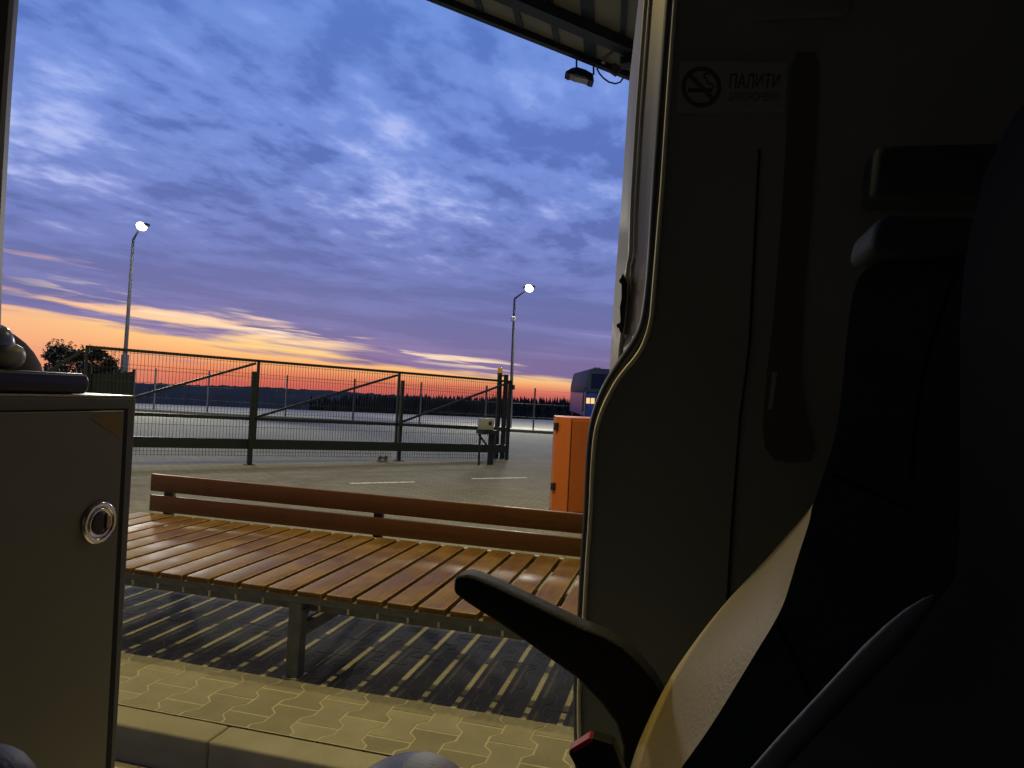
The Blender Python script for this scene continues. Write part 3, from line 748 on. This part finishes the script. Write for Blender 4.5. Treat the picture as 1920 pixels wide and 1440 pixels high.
for z0, z1, sr in ((.588, .714, .55), (.440, .560, .55)):
    m1 = MB(); m1.box(-3.82, sr, 4.470, 4.500, z0, z1); mkobj('back_board', m1, M_board, bench, bevel=.006, seg=3, smooth=35)
for px, py in ((320, 924), (712, 966)):
    s_ = sn(atn(px, py, 4.51))[0]
    m1 = MB(); m1.box(s_-.02, s_+.02, 4.505, 4.54, .02, .69); mkobj('back_support', m1, M_steel, bench)
    m1 = MB(); m1.box(s_-.03, s_+.03, 4.478, 4.504, .561, .587); mkobj('spacer', m1, M_black, bench)
    m1 = MB(); m1.box(s_-.03, s_+.03, 4.478, 4.504, .40, .439); mkobj('spacer', m1, M_black, bench)
s_ = .1; m1 = MB(); m1.box(s_-.028, s_+.028, 4.505, 4.54, .02, .70); mkobj('back_support', m1, M_steel, bench)

# ------------------------------------------------------------ the van we sit in
van = thing('minibus', tuple(S(.5, .2, -.15)), 'dark van interior around the open sliding door, with pillar and rubber seal', 'minibus')
ZF, ZC = .56, 2.80
bead = [(1318, -560), (1272, -60), (1266, 0), (1254, 169), (1241, 366), (1238, 400), (1231, 488), (1225, 560), (1222, 597), (1214, 630), (1199, 664), (1162, 706), (1141, 743), (1126, 778), (1116, 815), (1111, 880), (1108, 963), (1101, 1060), (1096, 1160), (1087, 1267), (1086, 1330), (1087, 1393), (1092, 1480), (1094, 1700)]
bp_ = [atn(px, py, 1.25) for px, py in bead]
m1 = MB()
ring = [S(bp_[0].dot(EV), 1.25, ZC)] + bp_ + [S(bp_[-1].dot(EV), 1.25, ZF), S(2.6, 1.25, ZF), S(2.6, 1.25, ZC)]
m1.prism(ring, NV*.03); mkobj('door_pillar_trim', m1, M_trim, van, bevel=.004, smooth=40)
def smooth_pts(pts, it=2):
    for _ in range(it):
        q_ = [pts[0]]
        for a_, b_ in zip(pts, pts[1:]): q_ += [a_.lerp(b_, .25), a_.lerp(b_, .75)]
        pts = q_+[pts[-1]]
    return pts
m1 = MB(); m1.tube(smooth_pts([p-EV*.000+NV*(-.002) for p in bp_]), .0040, 8); mkobj('seal_bead', m1, M_bead, van, smooth=60)
seal = [(1302, -560), (1257, -60), (1251, 0), (1238, 169), (1224, 366), (1218, 484), (1211, 560), (1203, 610), (1189, 640), (1158, 684), (1134, 722), (1117, 762), (1106, 805), (1100.5, 880), (1098, 963), (1091, 1060), (1086, 1160), (1079, 1267), (1079, 1330), (1080, 1393), (1084, 1480), (1086, 1700)]
m1 = MB(); m1.tube(smooth_pts([atn(px+7, py, 1.268) for px, py in seal]), .0105, 10); mkobj('door_seal', m1, M_seal, van, smooth=60)
# body pillar outside the seal
oe = [(1246, -580), (1204, -80), (1197, 0), (1180, 150), (1165, 380), (1152, 547), (1141, 722), (1130, 900), (1124, 1440), (1124, 1700)]
op = [atn(px, py, 1.43) for px, py in oe]
re_ = [(1261, -580), (1219, -80), (1211, 0), (1195, 211), (1185, 380), (1182, 480), (1177, 500), (1171, 600), (1164, 640), (1160, 700), (1150, 900), (1144, 1440), (1144, 1700)]
rp = [atn(px, py, 1.385) for px, py in re_]
def strip(pa, pb, na, nb):     # slab between two pixel lines on planes na, nb
    mq = MB(); A_ = [atn(px, py, na) for px, py in pa]; B_ = [atn(px, py, nb) for px, py in pb]
    n_ = len(A_); back_ = NV*.012
    vs = A_+B_+[p+back_ for p in A_]+[p+back_ for p in B_]
    fs = []
    for i in range(n_-1):
        fs += [(i, i+1, n_+i+1, n_+i), (2*n_+i, 3*n_+i, 3*n_+i+1, 2*n_+i+1), (i, 2*n_+i, 2*n_+i+1, i+1), (n_+i, n_+i+1, 3*n_+i+1, 3*n_+i)]
    return mq.add(vs, fs)
def resample(pl, ysn):
    out = []
    for y_ in ysn:
        for (xa, ya), (xb, yb) in zip(pl, pl[1:]):
            if ya <= y_ <= yb: out.append((xa+(xb-xa)*(y_-ya)/(yb-ya), y_)); break
    return out
ysn = [-580, -80, 0, 80, 150, 211, 300, 380, 440, 480, 500, 547, 600, 640, 700, 722, 800, 900, 1100, 1440, 1700]
OE, RE = resample(oe, ysn), resample(re_, ysn)
mkobj('outer_pillar', strip(OE, [(x_-2, y_) for x_, y_ in RE], 1.43, 1.39), M_body, van, smooth=30)
m1 = MB(); m1.tube(smooth_pts([atn(px, py, 1.381) for px, py in RE], 1), .0042, 8); mkobj('pillar_ridge_highlight', m1, M_ridge, van, smooth=60)
sealr = [(x_+22, y_) for x_, y_ in ((1300, -580), (1257, -80), (1251, 0), (1238, 169), (1224, 366), (1218, 484), (1211, 560), (1203, 610), (1189, 640), (1158, 684), (1150, 722), (1150, 1700))]
mkobj('inner_pillar', strip([(x_+3, y_) for x_, y_ in RE], [(max(x_, y2[0]+6), y_) for (x_, y_), y2 in zip(resample(sealr, ysn), RE)], 1.388, 1.30), M_body, van, smooth=30)
m1 = MB()
lt_ = [(1168, 512), (1172, 520), (1176, 530), (1175, 560), (1172, 585), (1170, 610), (1166, 626), (1162, 622), (1160, 612), (1163, 600), (1162, 575), (1165, 560), (1165, 535), (1163, 522)]
m1.prism([atn(px, py, 1.372) for px, py in lt_], NV*.02); lk = mkobj('door_striker', m1, M_black, van, bevel=.001)
for px, py in ((1166, 527), (1161, 611)):
    m1 = MB(); c_ = atn(px, py, 1.368); m1.tube([c_-NV*.004, c_+NV*.004], .005, 8); mkobj('screw', m1, M_seal, lk)
# outer skin on the right and left, roof, floor, far side
m1 = MB(); m1.box(.02, 2.66, 1.40, 1.412, .2, 2.86); mkobj('outer_panel', m1, M_body, van)
m1 = MB(); m1.box(-2.6, 2.66, -.95, 1.41, ZC+.002, ZC+.06); mkobj('roof', m1, M_shell, van)
m1 = MB(); m1.box(-2.6, 2.66, -.95, 1.38, ZF-.1, ZF); mkobj('floor', m1, M_shell, van)
m1 = MB(); m1.box(-2.6, 2.66, -.95, -.90, ZF+.002, ZC); mkobj('far_side_wall', m1, M_shell, van)
m1 = MB(); m1.box(2.602, 2.66, -.898, 1.248, ZF+.002, ZC); mkobj('rear_wall', m1, M_shell, van)
m1 = MB(); m1.box(-2.6, -2.55, -.898, 1.248, ZF+.002, ZC); mkobj('bulkhead', m1, M_shell, van)
m1 = MB(); m1.box(-1.6, .3, 1.25, 1.40, 2.62, ZC); mkobj('door_header', m1, M_trim, van)
lp = [(66, -580), (30, -80), (26, 0), (13, 170), (4, 330), (-4, 480), (-30, 1440), (-34, 1700)]
L1 = resample(lp, ysn); L0 = [(x_-120, y_) for x_, y_ in L1]
ls_ = min(sn(atn(px, py, 1.27))[0] for px, py in L0)
mkobj('front_pillar', strip(L0, [(x_-9, y_) for x_, y_ in L1], 1.27, 1.27), M_trim, van, smooth=30)
mkobj('front_pillar_edge', strip([(x_-9, y_) for x_, y_ in L1], L1, 1.285, 1.31), mat('pillar_edge_paint', (.10, .11, .14), .5), van, smooth=30)
m1 = MB(); m1.box(-2.6, ls_+.01, 1.272, 1.38, .2, ZC); mkobj('front_side_panel', m1, M_body, van)
# details on the trim panel
m1 = MB(); m1.tube([atn(px, py, 1.2485) for px, py in ((1424, 280), (1414, 480), (1406, 640), (1399, 700), (1388, 780), (1381, 875), (1372, 990), (1368, 1060), (1360, 1200), (1350, 1440))], .0022, 6); mkobj('trim_seam', m1, M_seam, van)
m1 = MB()
rec = [(1494, 96), (1486, 120), (1478, 200), (1466, 400), (1450, 600), (1438, 700), (1430, 800), (1434, 840), (1452, 862), (1480, 868), (1520, 866), (1528, 840), (1512, 780), (1502, 700), (1508, 560), (1522, 400), (1534, 200), (1536, 120), (1528, 98)]
m1.prism([atn(px, py, 1.2475) for px, py in rec], NV*.0022); mkobj('belt_recess_shade', m1, mat('recess_shade', (.10, .10, .10), .85), van)  # flat plate on the trim; the recess's shade is put into its dark colour
m1 = MB(); m1.prism([atn(px, py, 1.243) for px, py in ((1449, 697), (1458, 697), (1449, 767), (1440, 767))], NV*.006); mkobj('belt_guide', m1, M_sign, van, bevel=.001)
m1 = MB(); m1.prism([atn(px, py, 1.24) for px, py in ((1414, -40), (1595, -40), (1592, 20), (1584, 27), (1430, 34), (1418, 32), (1414, 26))], NV*.008); mkobj('notice_plate', m1, M_trim, van, bevel=.002)
# no smoking sign
def tp(px, py, off=0): return atn(px, py, 1.2440-off)
cx, cy_ = 1315, 163
m1 = MB(); m1.prism([tp(1275, 115), tp(1478, 117), tp(1471, 210), tp(1268, 210)], NV*.0045); sg = mkobj('no_smoking_sign', m1, M_sign, van)
sg['label'] = 'rectangular grey no smoking sticker with black and red lettering'
def disc_ring(c, r_out, r_in, off, n=40):
    mq = MB(); vs = []
    for i in range(n):
        a_ = 2*math.pi*i/n
        vs += [tp(c[0]+r_out*math.cos(a_), c[1]+r_out*1.03*math.sin(a_), off), tp(c[0]+r_in*math.cos(a_), c[1]+r_in*1.03*math.sin(a_), off)]
    return mq.add(vs, [(2*i, 2*((i+1) % n), 2*((i+1) % n)+1, 2*i+1) for i in range(n)])
ri = disc_ring((cx, cy_), 37.5, 29, .0008)
def band(pts_, wd, off, mq):
    for (xa, ya), (xb, yb) in zip(pts_, pts_[1:]):
        d = math.hypot(xb-xa, yb-ya); nx, ny = -(yb-ya)/d*wd/2, (xb-xa)/d*wd/2
        mq.add([tp(xa+nx, ya+ny, off), tp(xb+nx, yb+ny, off), tp(xb-nx, yb-ny, off), tp(xa-nx, ya-ny, off)], [(0, 1, 2, 3)])
band([(1290, 137), (1340, 189)], 8.5, .0008, ri)
mkobj('prohibition_ring', ri, mat('sign_ring_ink', (.10, .035, .04), .6), sg)
cg = MB(); band([(1290, 169), (1319, 169)], 7, .0006, cg); band([(1324, 169), (1336, 169)], 7, .0006, cg)
band([(1338, 165), (1336, 158), (1326, 155), (1324, 147), (1319, 143), (1322, 138), (1330, 139)], 3, .0006, cg)
mkobj('cigarette_symbol', cg, M_ink, sg)
def sign_text(txt, px0, py0, px1, py1, mm, shear=0.0):
    cu = bpy.data.curves.new('t', 'FONT'); cu.body = txt; cu.size = 1; cu.offset = .008
    to = bpy.data.objects.new('t', cu); me = bpy.data.meshes.new_from_object(to)
    bpy.data.objects.remove(to)
    xs = [v.co.x for v in me.vertices]; yv = [v.co.y for v in me.vertices]
    x0_, x1_, y0_, y1_ = min(xs), max(xs), min(yv), max(yv)
    off = Vector(sg['_b'])
    for v in me.vertices:
        fx_ = (v.co.x-x0_)/(x1_-x0_); fy_ = (v.co.y-y0_)/(y1_-y0_)
        v.co = tp(px0+(px1-px0)*fx_+shear*fy_, py1+(py0-py1)*fy_, .0006)-off
    me.materials.append(mm)
    o_ = bpy.data.objects.new('lettering', me); sc.collection.objects.link(o_); o_.parent = sg
sign_text('ПАЛИТИ', 1367, 138, 1461, 165, M_ink, 2.5)
sign_text('ЗАБОРОНЕНО', 1366, 173, 1460, 189, M_inkr, 1.5)

# ------------------------------------------------------------ cabinet inside the van
SC = -1.03
tr_ = ats(256, 742, SC); nr = tr_.dot(NV); zt = tr_.z
cb = thing('storage_cabinet', tuple(S(SC, .8, ZF)), 'beige cabinet with a round chrome latch beside the open door', 'cabinet')
tl = ats(0, 738.5, SC)
# the front edge rises very slightly with the van's tilt
def face(px, py, off=0.): return ats(px, py, SC+off)
ztl = tl.z
sl_ = (zt-ztl)/(nr-tl.dot(NV))
def ztop(n_): return zt+sl_*(n_-nr)
n0_ = .45
m1 = MB()
m1.hexa([S(SC-.5, n0_, ZF), S(SC, n0_, ZF), S(SC, nr, ZF), S(SC-.5, nr, ZF), S(SC-.5, n0_, ztop(n0_)-.004), S(SC, n0_, ztop(n0_)-.004), S(SC, nr, zt-.004), S(SC-.5, nr, zt-.004)])
mkobj('carcass', m1, M_cabf, cb, bevel=.003)
m1 = MB()
m1.hexa([S(SC-.5, n0_, ztop(n0_)-.0038), S(SC-.001, n0_, ztop(n0_)-.0038), S(SC-.001, nr-.001, zt-.0038), S(SC-.5, nr-.001, zt-.0038), S(SC-.5, n0_, ztop(n0_)), S(SC-.001, n0_, ztop(n0_)), S(SC-.001, nr-.001, zt), S(SC-.5, nr-.001, zt)])
mkobj('worktop', m1, M_top, cb, bevel=.001)
# gap line then door leaf (inset)
dr = [(-200, 774), (0, 772), (238, 768), (199+6, 1440), (184, 1800), (-200, 1800)]
m1 = MB(); m1.prism([face(px, py, .0015) for px, py in [(-200, 772), (0, 770), (240.5, 766), (208, 1440), (190, 1800), (-200, 1800)]], EV*-.001); mkobj('door_gap', m1, M_seam, cb)
m1 = MB(); m1.prism([face(px, py, .006) for px, py in [(-200, 777), (0, 774), (233, 770), (198, 1440), (180, 1800), (-200, 1800)]], EV*-.004); dl = mkobj('door', m1, M_cab, cb, bevel=.0012)
m1 = MB(); m1.prism([face(px, py, .0068) for px, py in ((168, 783), (227, 776), (226, 822))], EV*-.0006); mkobj('corner_sticker', m1, M_ochre, dl)
lc = face(186, 980, .008)
yax = NV; zax = Vector((0, 0, 1))
m1 = MB()
def torus(mq, c, R_, r_, ex=1.0, n=40, k=10, dep=1.):
    vs = []
    for i in range(n):
        a_ = 2*math.pi*i/n; rd = yax*math.cos(a_)*ex+zax*math.sin(a_)
        for j in range(k):
            b_ = 2*math.pi*j/k; vs.append(c+rd*(R_+r_*math.cos(b_))+EV*r_*dep*math.sin(b_))
    mq.add(vs, [(i*k+j, i*k+(j+1) % k, ((i+1) % n)*k+(j+1) % k, ((i+1) % n)*k+j) for i in range(n) for j in range(k)])
rpx = (face(186, 941, .008)-face(186, 1019, .008)).length/2
torus(m1, lc, rpx*.86, rpx*.16, dep=.8); la = mkobj('latch', m1, M_chrome, dl, smooth=60)
m1 = MB(); torus(m1, lc+EV*.001, rpx*.62, rpx*.09, dep=1.); mkobj('latch_ring', m1, M_chrome, la, smooth=60)
m1 = MB(); m1.tube([lc-EV*.004, lc+EV*.0005], rpx*.80, 32); mkobj('latch_cup', m1, mat('bronze_plate', (.24, .15, .12), .3, .8), la, smooth=40)
m1 = MB(); m1.ell(lc-yax*rpx*.12+EV*.001, yax*rpx*.42, EV*.003, zax*rpx*.58, 1., 24, 10); mkobj('latch_button', m1, M_black, la, smooth=60)
m1 = MB(); m1.prism([lc+yax*rpx*a_+zax*rpx*b_+EV*.001 for a_, b_ in ((.35, .35), (.50, .26), (.66, .27), (.66, -.27), (.50, -.26), (.35, -.35))], EV*.003); mkobj('latch_tab', m1, mat('bronze_tab', (.38, .22, .17), .3, .7), la, bevel=.0008)
kp = atn(254, 808, nr+.004); m1 = MB(); m1.ell(S(SC-.03, nr, kp.z), EV*.010, NV*.011, zax*.017, 1., 16, 10); mkobj('side_knob', m1, M_chrome, cb, smooth=60)

# things on the cabinet
cs = SC-.012
def tf(px, py, ds=0.): return ats(px, py, cs+ds)
nR = tf(170, 716).dot(NV); zT = tf(120, 699).z; nL = n0_+.02
zB = ztop(nR)+.0008
m1 = MB()
hh = (zT-zB)/2; cr_ = hh*.75; prof = []
for i in range(9):
    a_ = -math.pi/2+math.pi*i/8
    prof.append((nR-cr_+cr_*math.cos(a_), (zB+zT)/2+hh*math.sin(a_)))
prof = [S(cs, n_, z_) for n_, z_ in prof] + [S(cs, nL, ztop(nL)+.001+2*hh), S(cs, nL, ztop(nL)+.001)]
m1.prism(prof, EV*-.09)
cc = mkobj('glasses_case', m1, M_case, bevel=.006, seg=3, smooth=50, base=tuple(S(cs, nR, zB)))
tag(cc, 'glossy navy rounded case lying on the cabinet top', 'case')
m1 = MB()
bc_ = ats(4, 672, cs-.035); rz_ = (ats(3, 646, cs-.035)-ats(3, 698, cs-.035)).length/2
bc_.z = zT+rz_+.001
m1.ell(bc_, NV*rz_*1.45, EV*rz_*1.2, zax*rz_, .85, 28, 16)
jt = thing('lidded_jar', (bc_.x, bc_.y, zT), 'small cream jar with a blue lid standing on the navy case at the left edge', 'jar')
mkobj('jar_body', m1, M_jar, jt, smooth=60)
m1 = MB(); lt_c = bc_+zax*rz_*.72-NV*rz_*.55
m1.ell(lt_c, NV*rz_*1.25, EV*rz_*.95, zax*rz_*1.5, .95, 28, 12, z0=0.); mkobj('lid', m1, M_lid, jt, smooth=60)
m1 = MB()
hp = [(-60, 600), (0, 621), (18, 632), (36, 646), (50, 660), (60, 672), (69, 684), (73, 700)]
hs_ = cs-.16; top_p = ats(-30, 606, hs_); bot_p = ats(74, 736, hs_)
hc = Vector(ats(-40, 736, hs_)); hc.z = ztop(hc.dot(NV))+.001
rn = (ats(74, 716, hs_)-hc).dot(NV); rz2 = ats(-40, 604, hs_).z-hc.z
prof_r = [(1.0, 0), (1.0, .18), (.92, .42), (.80, .60), (.66, .74), (.48, .86), (.28, .95), (.10, 1.)]
vs = []; n_ = 36
for r_, h_ in prof_r:
    for j in range(n_):
        a_ = 2*math.pi*j/n_; vs.append(hc+NV*rn*r_*math.cos(a_)+EV*.06*r_*math.sin(a_)+zax*rz2*h_)
m1.add(vs, [(i*n_+j, i*n_+(j+1) % n_, (i+1)*n_+(j+1) % n_, (i+1)*n_+j) for i in range(len(prof_r)-1) for j in range(n_)] + [tuple(range(n_-1, -1, -1)), tuple((len(prof_r)-1)*n_+j for j in range(n_))])
tag(mkobj('felt_hat', m1, M_brown, smooth=60, base=tuple(hc)), 'dark brown rounded felt hat lying behind the jar on the cabinet', 'hat')

# ------------------------------------------------------------ far seat (by the door), facing left
seat = thing('passenger_seat', tuple(S(.2, .65, ZF)), 'navy leather seat with beige side bolsters and a black armrest by the door', 'seat')
nB, nA = .76, 1.0
cl = [(1524, 945, 1522, 952), (1513, 962, 1519, 972), (1490, 988, 1512, 996), (1440, 1045, 1494, 1050), (1400, 1087, 1481, 1096), (1360, 1130, 1468, 1136), (1324, 1174, 1449, 1172), (1290, 1220, 1428, 1206), (1260, 1264, 1398, 1255), (1235, 1310, 1368, 1305), (1210, 1362, 1340, 1350), (1190, 1410, 1312, 1392), (1176, 1460, 1262, 1460), (1160, 1540, 1240, 1560), (1150, 1640, 1230, 1660)]
def chaikin(pl, it=2):
    for _ in range(it):
        q_ = [pl[0]]
        for a_, b_ in zip(pl, pl[1:]): q_ += [tuple(u_*.75+v_*.25 for u_, v_ in zip(a_, b_)), tuple(u_*.25+v_*.75 for u_, v_ in zip(a_, b_))]
        pl = q_+[pl[-1]]
    return pl
cl = chaikin(cl)
m1 = MB(); K = 12; vs = []
for xa, ya, xb, yb in cl:
    A_, B_ = atn(xa, ya, nA), atn(xb, yb, nB)
    w_ = (atn(xa, ya, nB)-B_).length
    row = []
    for i in range(K+1):
        t_ = i/K; q_ = A_.lerp(B_, t_) - (EV*.75+NV*.65)*(.16*w_+.0003)*math.sin(math.pi*t_)*(.5+.9*t_)
        row.append(q_)
    row += [B_+EV*.02+NV*.03, A_+EV*.03]
    vs += row
K2 = K+3; n_ = len(cl)
m1.add(vs, [(i*K2+j, i*K2+(j+1) % K2, (i+1)*K2+(j+1) % K2, (i+1)*K2+j) for i in range(n_-1) for j in range(K2)] + [tuple(range(K2)), tuple((n_-1)*K2+j for j in range(K2))])
bo_ = mkobj('side_bolster', m1, M_beige, seat, smooth=70)
bo_['label'] = 'beige leather bolster lit by the canopy lamps'
bk = [(1522, 954)] + chaikin([(1523, 950), (1540, 900), (1566, 820), (1578, 740), (1588, 620), (1600, 540), (1622, 500), (1700, 478), (1800, 470)]) + [(1801, 470), (1900, 500), (2100, 560), (2200, 1000), (2100, 1700)] + [(xb, yb+1) for xa, ya, xb, yb in cl[:0:-1]]
m1 = MB(); m1.prism([atn(px, py, nB+.001) for px, py in bk], NV*.16+EV*.07); br_ = mkobj('backrest', m1, M_navy, seat, bevel=.004, seg=4, smooth=40)
for pl in ([(1789, 520), (1776, 560), (1757, 610), (1741, 660), (1729, 710), (1720, 770), (1713, 840), (1711, 900)], [(1456, 1165), (1474, 1200), (1496, 1250), (1512, 1290), (1526, 1320), (1540, 1380)], [(1560, 890), (1640, 925), (1705, 955)]):
    m1 = MB(); m1.tube(smooth_pts([atn(px, py, nB-.0002) for px, py in pl], 1), .0022, 6); mkobj('seam', m1, M_seam, br_)
m1 = MB(); m1.prism([atn(px, py, nB-.06) for px, py in ((1650, 398), (1950, 405), (1960, 480), (1800, 468), (1630, 470), (1640, 430))], NV*.10); mkobj('headrest', m1, M_navy, seat, bevel=.012, seg=3, smooth=40)
m1 = MB(); m1.prism([atn(px, py, 1.12) for px, py in ((1644, 270), (2000, 262), (2000, 372), (1634, 372))], NV*.08); mkobj('upper_headrest_wing', m1, M_navy, seat, bevel=.012, seg=3, smooth=40)
# cushion
cc_ = CAM+ray(748, 1566)*.80
m1 = MB(); sx = atn(737, 1411, .75)
m1.ell(cc_, EV*.085, NV*.13, zax*.070, 1., 64, 30, mif=lambda p: 1 if (p-cc_).dot(EV) > -.006 else 0); cu_ = mkobj('cushion', m1, [M_nav2, M_greyl], seat, smooth=60)
m1 = MB(); m1.box(-.27, .25, .40, .86, .84, .965); mkobj('seat_base', m1, M_navy, seat, bevel=.03, seg=4, smooth=40)
m1 = MB(); m1.box(-.15, .2, .45, .82, ZF+.002, .838); mkobj('pedestal', m1, M_blk, seat)
# armrest
ar_t = [(850, 1100), (851, 1086), (856, 1077), (865, 1070), (874, 1068), (890, 1073), (930, 1090), (985, 1116), (1040, 1143), (1092, 1168), (1130, 1182), (1165, 1202), (1195, 1230), (1225, 1265), (1252, 1310), (1265, 1370), (1262, 1430), (1250, 1500)]
ar_b = [(1150, 1500), (1165, 1440), (1168, 1400), (1155, 1355), (1125, 1315), (1080, 1268), (1035, 1236), (990, 1204), (935, 1166), (885, 1134), (862, 1118), (852, 1110)]
m1 = MB(); m1.prism([atn(px, py+((5, -1, 4)[i_] if i_ < 3 else 9 if i_ < len(ar_t) else 4), 1.03) for i_, (px, py) in enumerate(ar_t+ar_b)], NV*.042); ar = mkobj('armrest', m1, M_arm, seat, bevel=.006, seg=3, smooth=40)
# belt buckle
bkz = [(1066, 1414), (1068, 1406), (1104, 1384), (1112, 1384), (1150, 1396), (1180, 1480), (1110, 1500), (1085, 1450)]
m1 = MB(); m1.prism([atn(px, py, .86) for px, py in bkz], NV*.022); bu = mkobj('belt_buckle', m1, M_black, seat, bevel=.002)
m1 = MB(); m1.prism([atn(px, py, .857) for px, py in ((1069, 1405), (1104, 1383.5), (1111, 1386), (1110, 1392), (1076, 1412))], NV*.018); mkobj('release_button', m1, M_red, bu, bevel=.001)

# ------------------------------------------------------------ near seat, beside the camera
ns_ = thing('passenger_seat', tuple(S(.4, .1, ZF)), 'near black seat back with a bolster edge painted shade-grey filling the right side', 'seat')
nN = .37
nb = [(1835, 330), (1812, 420), (1797, 500), (1790, 600), (1788, 1000), (1780, 1080), (1750, 1120), (1700, 1192), (1600, 1295), (1520, 1376), (1450, 1450), (1400, 1600), (2600, 1700), (2600, 200), (1900, 200)]
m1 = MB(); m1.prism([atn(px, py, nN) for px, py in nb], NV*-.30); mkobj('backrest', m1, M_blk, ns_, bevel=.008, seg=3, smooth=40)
gs = [(1752, 1114, 1751, 1119), (1735, 1120, 1742, 1138), (1700, 1140, 1722, 1166), (1660, 1172, 1690, 1202), (1620, 1210, 1650, 1246), (1560, 1274, 1594, 1300), (1500, 1340, 1540, 1358), (1450, 1398, 1492, 1404), (1413, 1440, 1452, 1446), (1360, 1500, 1400, 1510)]
pts_ = []; rad = []
for xa, ya, xb, yb in gs:
    A_, B_ = atn(xa, ya, nN+.012), atn(xb, yb, nN+.012); pts_.append((A_+B_)/2); rad.append((max(.0006, (A_-B_).length/2), max(.0006, (A_-B_).length*.35)))
m1 = MB(); m1.tube(smooth_pts(pts_, 0), rad, 16, flat=NV); mkobj('side_bolster', m1, M_greyl, ns_, smooth=70)  # same beige bolster as the door seat, its shade put into the grey
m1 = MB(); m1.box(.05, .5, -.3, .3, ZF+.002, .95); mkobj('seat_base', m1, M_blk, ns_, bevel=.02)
# front seat corner at the lower left
fs_ = thing('front_seat', tuple(S(-.75, .35, ZF)), 'grey padded corner of a front seat low at the left edge', 'seat')
c_ = CAM+ray(-122, 1548)*.5
m1 = MB(); m1.ell(c_, rv*.048, NV*.06, zax*.05, .9, 28, 16); mkobj('cushion', m1, M_greyl, fs_, smooth=60)
m1 = MB(); m1.box(sn(c_)[0]-.05, sn(c_)[0]+.03, sn(c_)[1]-.05, sn(c_)[1]+.04, ZF+.002, c_.z-.03); mkobj('pedestal', m1, M_blk, fs_)

for o_ in sc.objects:
    if '_b' in o_: del o_['_b']
